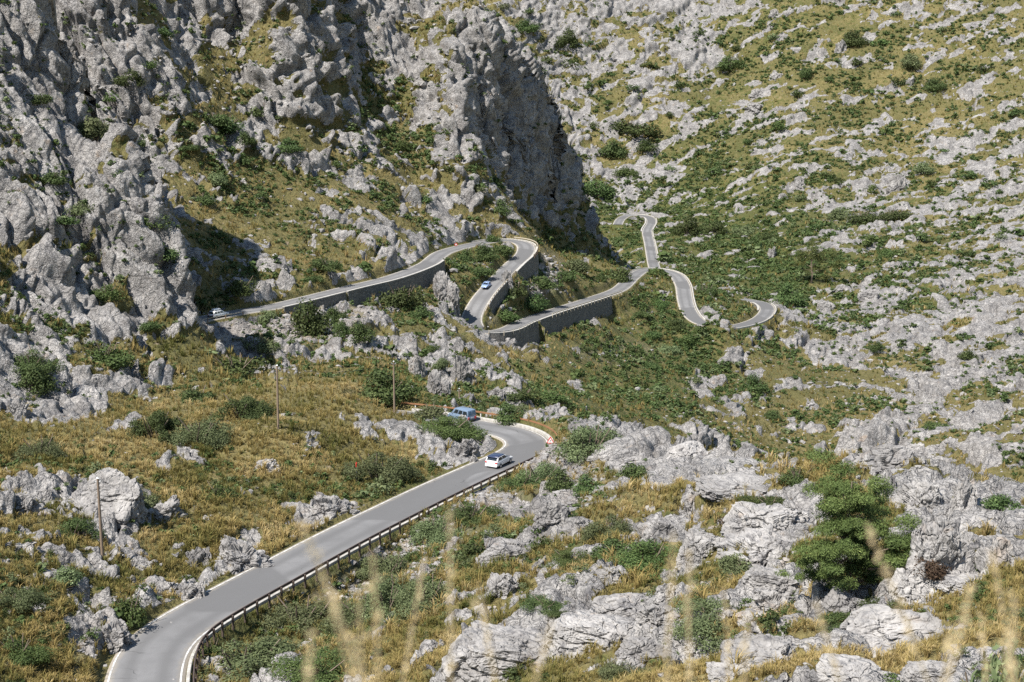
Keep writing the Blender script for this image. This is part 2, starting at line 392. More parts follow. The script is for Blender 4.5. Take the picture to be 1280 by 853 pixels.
# ------------------------------------------------------------------ relief of rock and turf
P1 = np.stack([X0, Y0, Z1], -1).astype(F32)
def grid_normals(P):
    du = np.gradient(P, axis=1)
    dv = np.gradient(P, axis=0)
    n = np.cross(du, dv)
    n /= np.linalg.norm(n, axis=2, keepdims=True) + 1e-9
    return n.astype(F32)
NB = grid_normals(np.stack([X0, Y0, Z0], -1).astype(F32))
flat = P1.reshape(-1, 3)
dist = flat[:, 1]
px_size = dist / 1422.0
# share of rock -> patches of rock
rockf = ROCKF.ravel()
steep = 1 - NB[..., 2].ravel()
rockf = np.clip(rockf + .07 * (dist > 480) + .2 * (dist < 170) * (flat[:, 0] > 0) + sstep(steep, .38, .6) * .35 * (dist > 150), 0, 1)
sc = np.clip(dist / 300.0, .45, .85)
warp = np.stack([fbm(flat / 9.0, 2, 91), fbm(flat / 9.0 + 31, 2, 92), fbm(flat / 9.0 + 57, 2, 93)], 1).astype(F32)
def basis(d1, d2, s):
    d1 = np.array(d1, float); d1 /= np.linalg.norm(d1)
    d2 = np.array(d2, float); d2 -= d1 * d1.dot(d2); d2 /= np.linalg.norm(d2)
    d3 = np.cross(d1, d2)
    return np.stack([d1 / s[0], d2 / s[1], d3 / s[2]], 1).astype(F32)
far_b = basis((.8, .25, .42), (-.3, .9, .1), (1.9, 1.2, .8))
qz = np.where(((dist > 300) & (flat[:, 0] / flat[:, 1] > .055))[:, None], (flat @ far_b) / F32(1.1), flat * np.array([.9, .9, 1.25], F32))
nz = fbm(qz / (7.5 * sc)[:, None] + warp * .5, 5, 3, .56)
nz = (nz - nz.mean()) / nz.std()
from math import erf
tq = np.linspace(-3, 3, 200)
cdf = np.array([.5 * (1 + erf(t / math.sqrt(2))) for t in tq])
u = np.interp(nz, tq, cdf)
ROCKM = sstep(rockf - u, -.09, .09).astype(F32)
roadfade = sstep(GAP.ravel(), .6, 2.6)
rub = np.clip(RUBF.ravel(), 0, 1) * roadfade
ROCKM = np.clip(ROCKM * sstep(GAP.ravel(), .5, 1.2), 0, 1)
ROCKS = sstep(rockf - u, -.22, .18).astype(F32)        # softer, for the relief

a_ = (flat[:, 0] / flat[:, 1])
grp = np.where(dist < 205, np.where(a_ > -.02, 0, 1), np.where(a_ > .055, 2, 1))
grp = np.where((dist > 600), 2, grp)
BAS = {0: basis((1, .3, .05), (0, 1, .1), (1.9, 1.4, .7)),
       1: basis((.5, -.25, -.83), (.8, .5, .2), (3.1, .9, .75)),
       2: basis((.8, .25, .42), (-.3, .9, .1), (2.2, 1.3, .55))}
D = np.zeros(len(flat), F32)
act = (ROCKS > .02) & (roadfade > .01)
for g in (0, 1, 2):
    m = np.nonzero(act & (grp == g))[0]
    if len(m) == 0: continue
    p = flat[m]
    q = (p + warp[m] * 2.2) @ BAS[g]
    d = np.zeros(len(m), F32)
    ps = px_size[m]
    near = dist[m] < 205
    for (cell, amp, k) in ((19, 3.4, 10), (8, 2.5, 20), (3.6, 1.25, 30), (1.6, .55, 40), (.75, .24, 50)):
        keep = np.clip((cell / ps - 2.2) / 3.0, 0, 1)
        if cell > 10: keep = keep * np.where(near, .25, 1)
        elif cell > 5: keep = keep * np.where(near, .6, 1)
        else: keep = keep * np.where(near, .75, 1)
        mm = np.nonzero(keep > 0)[0]
        if len(mm) == 0: continue
        d[mm] += amp * keep[mm] * blocks(q[mm] / F32(cell), k, 1.05, .85 if cell > 3 else .6, .15)
    # runnels worn down the fall line
    along = (p[:, 0] * .5 + p[:, 1] * .87) if g == 1 else (p[:, 0] * .95 + p[:, 1] * .2)
    across = (p[:, 1] * .5 - p[:, 0] * .3) * .1
    fl = ridged(np.stack([along, across, p[:, 2] * .1], 1) / F32(1.5) + warp[m] * .55, 2, 70)
    kf = np.clip((1.5 / ps - 2) / 4, 0, 1) * sstep(steep[m], .08, .28)
    d += (.8 if g == 1 else .5) * fl * kf
    fl2 = ridged(np.stack([along, across, p[:, 2] * .1], 1) / F32(4.2) + warp[m] * .6, 2, 75)
    d += 1.3 * fl2 * np.clip((4.2 / ps - 2) / 4, 0, 1) * sstep(steep[m], .1, .3)
    d += .5 * fbm(p / 2.3, 3, 60)
    d *= 1 + .6 * sstep(steep[m], .45, .75) * (dist[m] > 300)
    D[m] = d * ROCKS[m] + .75 * ROCKS[m] * np.clip(dist[m] / 200, .6, 1.6)
turf = (.55 * fbm(flat / 5.0, 3, 80) + .16 * fbm(flat / .9, 2, 85) * np.clip((.9 / px_size - 1.5) / 3, 0, 1))
turf += .5 * np.clip(dist / 400 - .3, 0, 1.2) * fbm(flat / 2.6, 2, 88)
D += turf * (1 - ROCKS)
rb = rub > .02
D[rb] = D[rb] * (1 - rub[rb] * .7) + rub[rb] * .34 * (blocks(flat[rb] / F32(.8), 95, 1.0, .6, .25) + .2)
D = D.reshape(NR, NC)
for _ in range(1):
    D[1:-1] = (D[:-2] + 2 * D[1:-1] + D[2:]) * .25
    D[:, 1:-1] = (D[:, :-2] + 2 * D[:, 1:-1] + D[:, 2:]) * .25
D = D.ravel() + (.16 * ROCKS * fbm(flat / .62, 2, 99) * np.clip((.62 / px_size - 1.2) / 3, 0, 1))
D *= roadfade * sstep(dist, 36, 52)
NM = NB.reshape(-1, 3).copy()
up = np.array([0, 0, 1], F32)
NM = NM * .8 + up * .2
NM /= np.linalg.norm(NM, axis=1, keepdims=True)
PF = flat + NM * D[:, None]
ZF = PF[:, 2].reshape(NR, NC)

# ------------------------------------------------------------------ finding the finished ground again
def ground_at(x, y):
    a = x / y
    c = int(np.clip(np.searchsorted(FA, a) - 1, 0, NC - 2))
    u = (a - FA[c]) / (FA[c + 1] - FA[c])
    col = Y0[:, c]
    r = int(np.clip(np.searchsorted(col, y) - 1, 0, NR - 2))
    v = np.clip((y - col[r]) / (col[r + 1] - col[r] + 1e-9), 0, 1)
    Z = ZF
    return float((Z[r, c] * (1 - u) + Z[r, c + 1] * u) * (1 - v) + (Z[r + 1, c] * (1 - u) + Z[r + 1, c + 1] * u) * v)

def hit(px, py, ymin=38, near=None):
    a, s = ray(px, py)
    c = int(np.clip(np.searchsorted(FA, a) - 1, 0, NC - 2))
    sl = ZF[:, c] / Y0[:, c]
    ok = (sl >= s) & (Y0[:, c] > ymin)
    k = int(np.argmax(ok)) if ok.any() else NR - 1
    Y = float(Y0[k, c])
    return Vector((a * Y, Y, float(ZF[k, c])))

# ------------------------------------------------------------------ mesh helpers
def link(o, parent=None):
    COL.objects.link(o)
    if parent is not None: o.parent = parent
    return o
def mesh_np(name, V, Fq, mat=None, smooth=False, attrs=None, tri=False):
    me = bpy.data.meshes.new(name)
    V = np.ascontiguousarray(V, dtype=F32)
    Fq = np.ascontiguousarray(Fq, dtype=np.int32)
    k = Fq.shape[1]
    me.vertices.add(len(V)); me.vertices.foreach_set('co', V.ravel())
    me.loops.add(Fq.size); me.loops.foreach_set('vertex_index', Fq.ravel())
    me.polygons.add(len(Fq)); me.polygons.foreach_set('loop_start', np.arange(0, Fq.size, k, dtype=np.int32))
    me.update(calc_edges=True)
    me.polygons.foreach_set('use_smooth', np.full(len(Fq), bool(smooth)))
    for n, v in (attrs or {}).items():
        at_ = me.attributes.new(n, 'FLOAT', 'POINT')
        at_.data.foreach_set('value', np.ascontiguousarray(v, dtype=F32).ravel())
    if mat: me.materials.append(mat)
    return me
def tag(o, label=None, cat=None, group=None, kind=None):
    if label: o['label'] = label
    if cat: o['category'] = cat
    if group: o['group'] = group
    if kind: o['kind'] = kind
    return o

# ------------------------------------------------------------------ materials
class NT:
    def __init__(s, name):
        s.m = bpy.data.materials.new(name); s.m.use_nodes = True
        s.t = s.m.node_tree; s.t.nodes.clear()
        s.out = s.n('ShaderNodeOutputMaterial'); s.b = s.n('ShaderNodeBsdfPrincipled')
        s.t.links.new(s.b.outputs[0], s.out.inputs[0])
        s.b.inputs['Specular IOR Level'].default_value = .2
    def n(s, typ, **k):
        q = s.t.nodes.new(typ)
        for a, v in k.items(): setattr(q, a, v)
        return q
    def l(s, a, b): s.t.links.new(a, b)
    def setv(s, sock, v):
        if hasattr(v, 'is_output') or isinstance(v, bpy.types.NodeSocket): s.l(v, sock)
        elif isinstance(v, (tuple, list)) and len(v) == 3 and sock.type == 'RGBA': sock.default_value = (*v, 1)
        else: sock.default_value = v
    def attr(s, name): return s.n('ShaderNodeAttribute', attribute_name=name).outputs['Fac']
    def pos(s): return s.n('ShaderNodeNewGeometry').outputs['Position']
    def scale(s, v, k):
        q = s.n('ShaderNodeVectorMath', operation='MULTIPLY'); s.l(v, q.inputs[0]); q.inputs[1].default_value = k if isinstance(k, tuple) else (k, k, k)
        return q.outputs[0]
    def noise(s, v, sc, det=4, rough=.6, dist=0):
        q = s.n('ShaderNodeTexNoise'); s.l(v, q.inputs['Vector'])
        q.inputs['Scale'].default_value = sc; q.inputs['Detail'].default_value = det; q.inputs['Roughness'].default_value = rough; q.inputs['Distortion'].default_value = dist
        return q.outputs['Fac']
    def vor(s, v, sc, feat='F1'):
        q = s.n('ShaderNodeTexVoronoi', feature=feat); s.l(v, q.inputs['Vector']); q.inputs['Scale'].default_value = sc
        return q.outputs['Distance']
    def ramp(s, f, stops):
        q = s.n('ShaderNodeMapRange'); q.clamp = True; s.setv(q.inputs[0], f)
        q.inputs[1].default_value, q.inputs[2].default_value = stops[0][0], stops[-1][0]
        q.inputs[3].default_value, q.inputs[4].default_value = stops[0][1], stops[-1][1]
        return q.outputs[0]
    def mix(s, f, a, b):
        q = s.n('ShaderNodeMix', data_type='RGBA'); s.setv(q.inputs[0], f); s.setv(q.inputs[6], a); s.setv(q.inputs[7], b)
        return q.outputs[2]
    def math(s, op, a, b=0, c=0):
        q = s.n('ShaderNodeMath', operation=op); s.setv(q.inputs[0], a); s.setv(q.inputs[1], b); s.setv(q.inputs[2], c)
        return q.outputs[0]
    def bump(s, h, strength, dist):
        q = s.n('ShaderNodeBump'); q.inputs['Strength'].default_value = strength; q.inputs['Distance'].default_value = dist; s.l(h, q.inputs['Height'])
        return q.outputs[0]
    def done(s, col, rough=.9, normal=None):
        s.setv(s.b.inputs['Base Color'], col); s.setv(s.b.inputs['Roughness'], rough)
        if normal is not None: s.l(normal, s.b.inputs['Normal'])
        return s.m

def plain(name, col, rough=.6, metal=0, spec=.4):
    t = NT(name)
    nz = t.noise(t.n('ShaderNodeTexCoord').outputs['Object'], 3.0, 3)
    c = t.mix(t.ramp(nz, ((.3, 0), (.7, 1))), tuple(v * .9 for v in col), tuple(min(1, v * 1.08) for v in col))
    t.b.inputs['Metallic'].default_value = metal
    t.b.inputs['Specular IOR Level'].default_value = spec
    return t.done(c, rough)

def limestone_nodes(t, v, tint=1.0):
    """grey limestone: pale, streaked with darker lichen, warm rusty stains"""
    n1 = t.noise(v, .22, 6, .68)
    n2 = t.noise(v, 1.3, 5, .7)
    n3 = t.noise(t.scale(v, (1, 1, .22)), 2.2, 4, .65, .4)
    c = t.mix(t.ramp(n1, ((.36, 0), (.66, 1))), (.20*tint, .19*tint, .184*tint), (.41*tint, .392*tint, .378*tint))
    c = t.mix(t.ramp(n2, ((.52, 0), (.72, .7))), c, (.13*tint, .124*tint, .13*tint))
    c = t.mix(t.ramp(n3, ((.56, 0), (.75, .45))), c, (.49*tint, .472*tint, .465*tint))
    c = t.mix(t.ramp(t.noise(v, .35, 3, .6), ((.63, 0), (.76, .5))), c, (.34*tint, .235*tint, .15*tint))
    st = t.noise(t.scale(v, (1, 1, .1)), .9, 4, .7, .3)
    c = t.mix(t.ramp(st, ((.54, 0), (.69, .75))), c, (.085*tint, .083*tint, .09*tint))
    h = t.math('ADD', t.math('ADD', t.noise(v, 1.9, 4, .62), t.math('MULTIPLY', n2, .8)), t.math('MULTIPLY', t.math('ABSOLUTE', t.math('SUBTRACT', t.noise(t.scale(v, (1, 1, .45)), .55, 4, .6), .5)), 3.2))
    return c, h

def terrain_material():
    t = NT('limestone_and_turf')
    v = t.pos()
    rc, rh = limestone_nodes(t, v, .98)
    g1 = t.noise(v, .11, 5, .65)
    g2 = t.noise(v, .8, 5, .7)
    g3 = t.noise(v, 2.4, 4, .7)
    gc = t.mix(t.ramp(g2, ((.35, 0), (.68, 1))), (.098, .086, .032), (.215, .172, .074))
    gc = t.mix(t.ramp(g3, ((.45, 0), (.7, .6))), gc, (.27, .22, .105))
    green = t.math('ADD', t.attr('green'), t.math('MULTIPLY', t.math('SUBTRACT', g1, .5), 1.1))
    green = t.math('ADD', green, t.math('MULTIPLY', t.math('SUBTRACT', t.noise(v, .45, 4, .7), .5), 1.6))
    gc = t.mix(t.ramp(green, ((.42, 0), (.62, .9))), gc, t.mix(g2, (.03, .044, .012), (.105, .118, .03)))
    big = t.noise(v, .028, 4, .65)
    gc = t.mix(t.ramp(big, ((.38, .1), (.62, .7))), gc, (.08, .08, .03))
    soil = t.noise(v, .6, 4, .6)
    gc = t.mix(t.ramp(soil, ((.62, 0), (.72, .75))), gc, (.27, .215, .16))
    rmask = t.math('ADD', t.attr('rock'), t.math('MULTIPLY', t.math('SUBTRACT', t.noise(v, 1.1, 5, .75), .5), .9))
    rmask = t.ramp(rmask, ((.44, 0), (.56, 1)))
    c = t.mix(rmask, gc, rc)
    rubc = t.mix(t.ramp(t.noise(v, 1.7, 4, .8), ((.4, 0), (.65, 1))), (.21, .175, .15), (.40, .37, .345))
    c = t.mix(t.math('MULTIPLY', t.attr('rubble'), .85), c, rubc)
    h = t.math('ADD', t.math('MULTIPLY', rh, 1.0), t.math('MULTIPLY', g3, .4))
    nn = t.n('ShaderNodeTexNoise'); t.l(v, nn.inputs['Vector']); nn.inputs['Scale'].default_value = .55; nn.inputs['Detail'].default_value = 5
    av = t.n('ShaderNodeVectorMath', operation='ADD'); t.l(t.scale(v, (1, 1, 1.4)), av.inputs[0]); t.l(t.scale(nn.outputs['Color'], 4.0), av.inputs[1])
    cks = []
    for sc_, k_ in ((.42, .6), (1.05, .25)):
        vr = t.n('ShaderNodeTexVoronoi', feature='DISTANCE_TO_EDGE'); t.l(av.outputs[0], vr.inputs['Vector']); vr.inputs['Scale'].default_value = sc_
        cks.append(t.math('MULTIPLY', t.ramp(vr.outputs['Distance'], ((0, 0), (.05, 1))), k_))
    h = t.math('ADD', h, t.math('MULTIPLY', t.math('ADD', cks[0], cks[1]), rmask))
    return t.done(c, .95, t.bump(h, .85, .6))
M_TERRAIN = terrain_material()

idx = np.arange(NR * NC, dtype=np.int32).reshape(NR, NC)
Fq = np.stack([idx[:-1, :-1], idx[:-1, 1:], idx[1:, 1:], idx[1:, :-1]], -1).reshape(-1, 4)
terr = link(bpy.data.objects.new('terrain', mesh_np('terrain', PF, Fq, M_TERRAIN, True, {'rock': ROCKM, 'green': GREENF, 'rubble': rub})))
tag(terr, kind='structure')
# ------------------------------------------------------------------ roads
def asphalt(name, base, line_wear=.5):
    t = NT(name)
    v = t.pos()
    ac = t.attr('across')
    n1 = t.noise(v, .12, 4, .6); n2 = t.noise(v, .9, 5, .7); n3 = t.noise(v, 14, 2, .6)
    c = t.mix(t.ramp(n1, ((.35, 0), (.65, 1))), tuple(b * .82 for b in base), tuple(b * 1.12 for b in base))
    c = t.mix(t.ramp(n2, ((.5, 0), (.75, .45))), c, tuple(b * .72 for b in base))
    pat = t.noise(t.scale(v, (.045, .045, 0)), 1.0, 1, .4)
    c = t.mix(t.ramp(pat, ((.53, 0), (.54, .8))), c, tuple(b * .66 for b in base))
    c = t.mix(t.ramp(pat, ((.40, .45), (.39, 0))), tuple(b * 1.25 for b in base), c) if False else c
    # paler wheel tracks, dusty edges
    tr = t.math('ABSOLUTE', t.math('SUBTRACT', t.math('ABSOLUTE', ac), .45))
    c = t.mix(t.ramp(tr, ((.26, 0), (.05, .75))), c, tuple(b * .70 for b in base))
    ed = t.math('ADD', t.math('ABSOLUTE', ac), t.math('MULTIPLY', t.math('SUBTRACT', n2, .5), .35))
    c = t.mix(t.ramp(ed, ((.74, 0), (1.0, .85))), c, (.33, .29, .235))
    # cracks
    vd = t.n('ShaderNodeTexVoronoi', feature='DISTANCE_TO_EDGE'); wv = t.n('ShaderNodeVectorMath', operation='ADD')
    nn = t.n('ShaderNodeTexNoise'); t.l(v, nn.inputs['Vector']); nn.inputs['Scale'].default_value = .8
    t.l(v, wv.inputs[0]); t.l(nn.outputs['Color'], wv.inputs[1]); t.l(wv.outputs[0], vd.inputs['Vector']); vd.inputs['Scale'].default_value = .28
    cr = t.math('MULTIPLY', t.ramp(vd.outputs['Distance'], ((.012, 1), (.004, 0))), 1)
    crk = t.math('MULTIPLY', t.math('SUBTRACT', 1, cr), t.ramp(n1, ((.53, 0), (.6, .7))))
    c = t.mix(crk, c, (.05, .05, .05))
    c = t.mix(t.ramp(n3, ((.45, 0), (.75, .25))), c, tuple(b * .6 for b in base))
    return t.done(c, .92, t.bump(n3, .3, .02))
M_ASPHALT = asphalt('worn_asphalt', (.172, .17, .172))
def paint_material():
    t = NT('worn_road_paint'); v = t.pos()
    n = t.noise(v, 1.2, 5, .8)
    return t.done(t.mix(t.ramp(n, ((.44, 0), (.62, .95))), (.56, .55, .53), (.25, .245, .24)), .8)
M_PAINT = paint_material()
def concrete(name, a, b, sc=1.5):
    t = NT(name); v = t.pos(); n = t.noise(v, sc, 6, .75)
    return t.done(t.mix(t.ramp(n, ((.35, 0), (.68, 1))), a, b), .9, t.bump(n, .5, .05))
M_KERB = concrete('pale_concrete', (.27, .255, .235), (.52, .50, .465))
def masonry():
    t = NT('rough_masonry'); v = t.pos()
    vv = t.scale(v, (1, 1, 1.7))
    cell = t.n('ShaderNodeTexVoronoi', feature='F1'); t.l(vv, cell.inputs['Vector']); cell.inputs['Scale'].default_value = 2.0
    ed = t.n('ShaderNodeTexVoronoi', feature='DISTANCE_TO_EDGE'); t.l(vv, ed.inputs['Vector']); ed.inputs['Scale'].default_value = 2.0
    sep = t.n('ShaderNodeSeparateColor'); t.l(cell.outputs['Color'], sep.inputs[0])
    c = t.mix(sep.outputs[0], (.10, .097, .093), (.21, .2, .185))
    c = t.mix(t.ramp(ed.outputs['Distance'], ((.07, 1), (.02, 0))), (.09, .085, .08), c)
    n = t.noise(v, .5, 5, .7)
    c = t.mix(t.ramp(n, ((.55, 0), (.75, .6))), c, (.07, .07, .068))
    return t.done(c, .95, t.bump(t.math('MINIMUM', ed.outputs['Distance'], .12), .9, .5))
M_WALL = masonry()
M_RUST = plain('rusty_steel', (.27, .135, .07), .75, .2)
M_DARKRAIL = plain('dark_stained_rail', (.07, .05, .045), .7)
M_DARKPOST = plain('dark_timber_post', (.075, .055, .045), .8)
M_PALERAIL = plain('weathered_pale_rail', (.42, .37, .29), .8)
M_WHITEPOST = plain('white_painted_post', (.62, .61, .58), .7)
M_BROWNPOST = plain('brown_timber_post', (.2, .13, .085), .85)

def sweep(name, L, offs, prof_z=None, mat=None, smooth=True, attr=None, closed=False):
    """ribbon along a centre line; offs: list of (sideways offset, height above the line)"""
    N = normals2(L)
    k = len(offs)
    V = np.zeros((len(L), k, 3))
    for i, (o, h) in enumerate(offs):
        V[:, i, 0] = L[:, 0] + N[:, 0] * o; V[:, i, 1] = L[:, 1] + N[:, 1] * o; V[:, i, 2] = L[:, 2] + h
    ii = np.arange(len(L) * k).reshape(len(L), k)
    seg = range(k) if closed else range(k - 1)
    F = np.concatenate([np.stack([ii[:-1, s], ii[:-1, (s + 1) % k], ii[1:, (s + 1) % k], ii[1:, s]], -1) for s in seg])
    F = F[:, ::-1]
    at_ = None
    if attr: at_ = {'across': np.tile(np.array(attr, F32), len(L))}
    me = mesh_np(name, V.reshape(-1, 3), F, mat, smooth, at_)
    if closed:      # cap both ends
        bm = bmesh.new(); bm.from_mesh(me); bm.verts.ensure_lookup_table()
        bm.faces.new([bm.verts[i] for i in range(k)]); bm.faces.new([bm.verts[len(L) * k - 1 - i] for i in range(k)])
        bmesh.ops.recalc_face_normals(bm, faces=bm.faces); bm.to_mesh(me); bm.free()
    return me

for nm, L in LINES.items():
    hw = HW[nm]
    offs = [(o * hw, .02 - .03 * o * o) for o in (-1, -.75, -.5, -.25, 0, .25, .5, .75, 1)]
    offs = [(-hw - .15, -.3)] + offs + [(hw + .15, -.3)]
    r = link(bpy.data.objects.new('road', sweep('road', L, offs, None, M_ASPHALT, True, [-1, -1, -.75, -.5, -.25, 0, .25, .5, .75, 1, 1])))
    tag(r, kind='structure')
    for sd in (-1, 1):
        wdt = {'near': .15, 'up': .1, 'far': .12}[nm]
        e = sd * (hw - .28)
        pr = link(bpy.data.objects.new('road_edge_line', sweep('road_edge_line', L, [(e - wdt / 2, .012), (e + wdt / 2, .012)], None, M_PAINT, True)))
        tag(pr, kind='structure')

def span(nm, p, q):
    L = LINES[nm]
    i, j = sorted((nearest_index(L, *p), nearest_index(L, *q)))
    return L[i:j + 1]

# low concrete kerbs
def kerb(L, e, w=.4, h=.28):
    o = link(bpy.data.objects.new('kerb', sweep('kerb', L, [(e - w / 2, -.3), (e - w / 2 + .03, h - .03), (e - w / 2 + .06, h), (e + w / 2 - .06, h), (e + w / 2 - .03, h - .03), (e + w / 2, -.3)], None, M_KERB, False, closed=True)))
    tag(o, kind='structure')
kerb(span('near', (178, 870), (655, 577)), 3.28, .34, .16)
kerb(span('near', (656, 562), (500, 519.5)), 3.35, .45, .3)
kerb(span('up', (600, 300), (660, 306)), -3.1)
kerb(span('up', (790, 347), (861, 389)), -3.05, .4, .25)
kerb(span('up', (861, 389), (873, 402)), -3.05, .4, .25)
kerb(span('up', (900, 410), (954, 380)), 3.05, .4, .3)
kerb(span('far', (816, 329), (812, 274)), 3.0, .45, .35)
kerb(span('far', (812, 272), (785, 269.5)), 3.0, .45, .3)

def empty(name, loc):
    o = link(bpy.data.objects.new(name, None)); o.location = loc; o.empty_display_size = .3
    return o
def child(name, me, parent):
    """mesh built in world coordinates, hung under an empty that only has a location"""
    o = link(bpy.data.objects.new(name, me), parent)
    o.matrix_parent_inverse = Matrix.Translation(-Vector(parent.location))
    return o

# retaining walls
WALL_LABELS = [
 'low grey stone retaining wall beside the parked white car stretch of the upper road',
 'long shaded stone retaining wall under the upper road, ending at the rock outcrop',
 'tall curved retaining wall in shade under the upper hairpin bend',
 'short shaded retaining wall below the road with the blue car',
 'rounded stone bastion wall holding up the lower hairpin tip',
 'long dark retaining wall stepping up behind the bastion hairpin toward the middle bend',
 'small pale stone wall on the outside of the bend at the right end of the road',
 'little stone wall under the farthest hairpin bend']
for (nm, i, j, sd, h), lab in zip(WSPAN, WALL_LABELS):
    L = LINES[nm][i:j + 1]
    hw = HW[nm]
    root = empty('retaining_wall', tuple(L[len(L) // 2] - np.array([0, 0, h])))
    tag(root, lab, 'retaining wall', 'stone retaining walls holding up the mountain road')
    a, b = sd * (hw + .12), sd * (hw + .62)
    bat = sd * .10 * h
    child('masonry', sweep('masonry', L, [(a, -h), (a, .2), (b, .2), (b + bat, -h)], None, M_WALL, False, closed=True), root)
    child('coping', sweep('coping', L, [(a - sd * .04, .2), (a - sd * .04, .36), (b + sd * .06, .36), (b + sd * .06, .2)], None, M_KERB, False, closed=True), root)

# guard rails: one thing each, rail and every post a part
def box_np(c, s, tangent=None):
    x, y, z = s[0] / 2, s[1] / 2, s[2] / 2
    V = np.array([(-x, -y, -z), (x, -y, -z), (x, y, -z), (-x, y, -z), (-x, -y, z), (x, -y, z), (x, y, z), (-x, y, z)], float)
    if tangent is not None:
        t = np.array([tangent[0], tangent[1]]) / math.hypot(tangent[0], tangent[1])
        V[:, :2] = np.stack([V[:, 0] * t[0] - V[:, 1] * t[1], V[:, 0] * t[1] + V[:, 1] * t[0]], 1)
    F = np.array([(0, 3, 2, 1), (4, 5, 6, 7), (0, 1, 5, 4), (1, 2, 6, 5), (2, 3, 7, 6), (3, 0, 4, 7)])
    return V + np.array(c), F
def guard_rail(label, L, off, hgt, step, mrail, mpost, rail=(.1, .26), post=(.14, .14), low=None, group='guard rails along the mountain road', drop=.5):
    N = normals2(L)
    Q = L.copy(); Q[:, :2] += N * off
    Q = Q[::1]
    root = empty('guard_rail', tuple(Q[len(Q) // 2]))
    tag(root, label, 'guard rail', group)
    def beam(nm, z, w, h, m):
        child(nm, sweep(nm, L, [(off - w / 2, z - h / 2), (off - w / 2, z + h / 2), (off + w / 2, z + h / 2), (off + w / 2, z - h / 2)], None, m, False, closed=True), root)
    s_in = -.1 if off > 0 else .1
    beam('rail', hgt, rail[0], rail[1], mrail)
    if low: beam('lower_rail', low, rail[0] * .8, rail[1] * .8, mrail)
    k = max(1, int(round(step)))
    for n in range(0, len(Q), k):
        t = Q[min(n + 1, len(Q) - 1)] - Q[max(n - 1, 0)]
        o2 = 1 if off > 0 else -1
        c = Q[n] + np.array([N[n, 0] * o2 * (rail[0] / 2 + post[0] / 2 + .004), N[n, 1] * o2 * (rail[0] / 2 + post[0] / 2 + .004), (hgt + .06 - drop) / 2 - 0])
        V, F = box_np(c, (post[0], post[1], hgt + .06 + drop), t)
        me = mesh_np('post', V, F, mpost)
        child('post', me, root)
guard_rail('long dark beam guard rail with short posts along the right edge of the nearest road', span('near', (178, 880), (652, 574)), 3.75, .74, 2, M_DARKRAIL, M_DARKPOST, rail=(.1, .25), post=(.16, .16))
guard_rail('rust orange guard rail curving round the outside of the hairpin behind the white car', span('near', (650, 572), (480, 517.5)), 4.0, .85, 4, M_RUST, M_WHITEPOST, rail=(.08, .22))
guard_rail('weathered rail on the outside of the upper hairpin bend', span('up', (640, 302), (652, 322)), -3.5, .7, 2, M_PALERAIL, M_BROWNPOST)
guard_rail('pale rail beside the road just below the blue car', span('up', (630, 341), (592, 392)), -3.25, .75, 2, M_PALERAIL, M_BROWNPOST, rail=(.1, .2))
guard_rail('pale rail along the top of the long retaining wall of the middle road', span('up', (676, 395), (765, 367)), 3.45, .8, 3, M_PALERAIL, M_PALERAIL, rail=(.1, .22))
guard_rail('pale rail with grey posts on top of the rounded bastion wall', span('up', (606, 415), (655, 402)), 3.4, .7, 3, M_KERB, M_PALERAIL, rail=(.12, .2))
guard_rail('short rail with two brown posts beside the white estate car', span('up', (222, 405), (290, 392)), 3.1, .6, 5, M_PALERAIL, M_BROWNPOST, rail=(.06, .12))
# ------------------------------------------------------------------ foliage
def leaf_material(name, lo, hi, tip):
    t = NT(name)
    sh = t.attr('shade')
    oi = t.n('ShaderNodeObjectInfo').outputs['Random']
    c = t.mix(sh, lo, hi)
    c = t.mix(t.ramp(sh, ((.82, 0), (1, .7))), c, tip)
    hsv = t.n('ShaderNodeHueSaturation'); t.l(c, hsv.inputs['Color'])
    t.l(t.ramp(oi, ((0, .475), (1, .52))), hsv.inputs['Hue']); t.l(t.ramp(oi, ((0, .75), (1, 1.25))), hsv.inputs['Value']); hsv.inputs['Saturation'].default_value = .9
    m = t.done(hsv.outputs[0], .7)
    tr = t.n('ShaderNodeBsdfTranslucent'); t.l(hsv.outputs[0], tr.inputs[0])
    mx = t.n('ShaderNodeMixShader'); mx.inputs[0].default_value = .22
    t.l(t.b.outputs[0], mx.inputs[1]); t.l(tr.outputs[0], mx.inputs[2]); t.l(mx.outputs[0], t.out.inputs[0])
    return m
LEAF = {'D': leaf_material('dark_green_leaves', (.03, .052, .014), (.09, .13, .034), (.15, .185, .06)),
        'O': leaf_material('grey_olive_leaves', (.065, .088, .032), (.165, .2, .082), (.235, .27, .13)),
        'B': leaf_material('fresh_green_leaves', (.036, .062, .014), (.098, .142, .034), (.17, .21, .06)),
        'M': leaf_material('reddish_brown_leaves', (.04, .028, .016), (.1, .06, .035), (.12, .1, .04)),
        'P': leaf_material('pine_needles', (.045, .07, .014), (.14, .18, .042), (.23, .26, .075))}
M_BARK = plain('grey_brown_bark', (.16, .125, .095), .9)

def leaf_quads(C, Nrm, size, rng, aspect=.55):
    """one diamond leaf per point, facing roughly Nrm"""
    n = len(C)
    r = rng.normal(size=(n, 3)); d = Nrm + .8 * r * .6
    d /= np.linalg.norm(d, axis=1, keepdims=True)
    t = np.cross(d, rng.normal(size=(n, 3))); t /= np.linalg.norm(t, axis=1, keepdims=True)
    b = np.cross(d, t)
    s = (size * rng.uniform(.6, 1.35, n))[:, None]
    V = np.stack([C - t * s * .5, C + b * s * aspect * .5, C + t * s * .5, C - b * s * aspect * .5], 1)
    return V.reshape(-1, 3), np.arange(4 * n).reshape(n, 4)

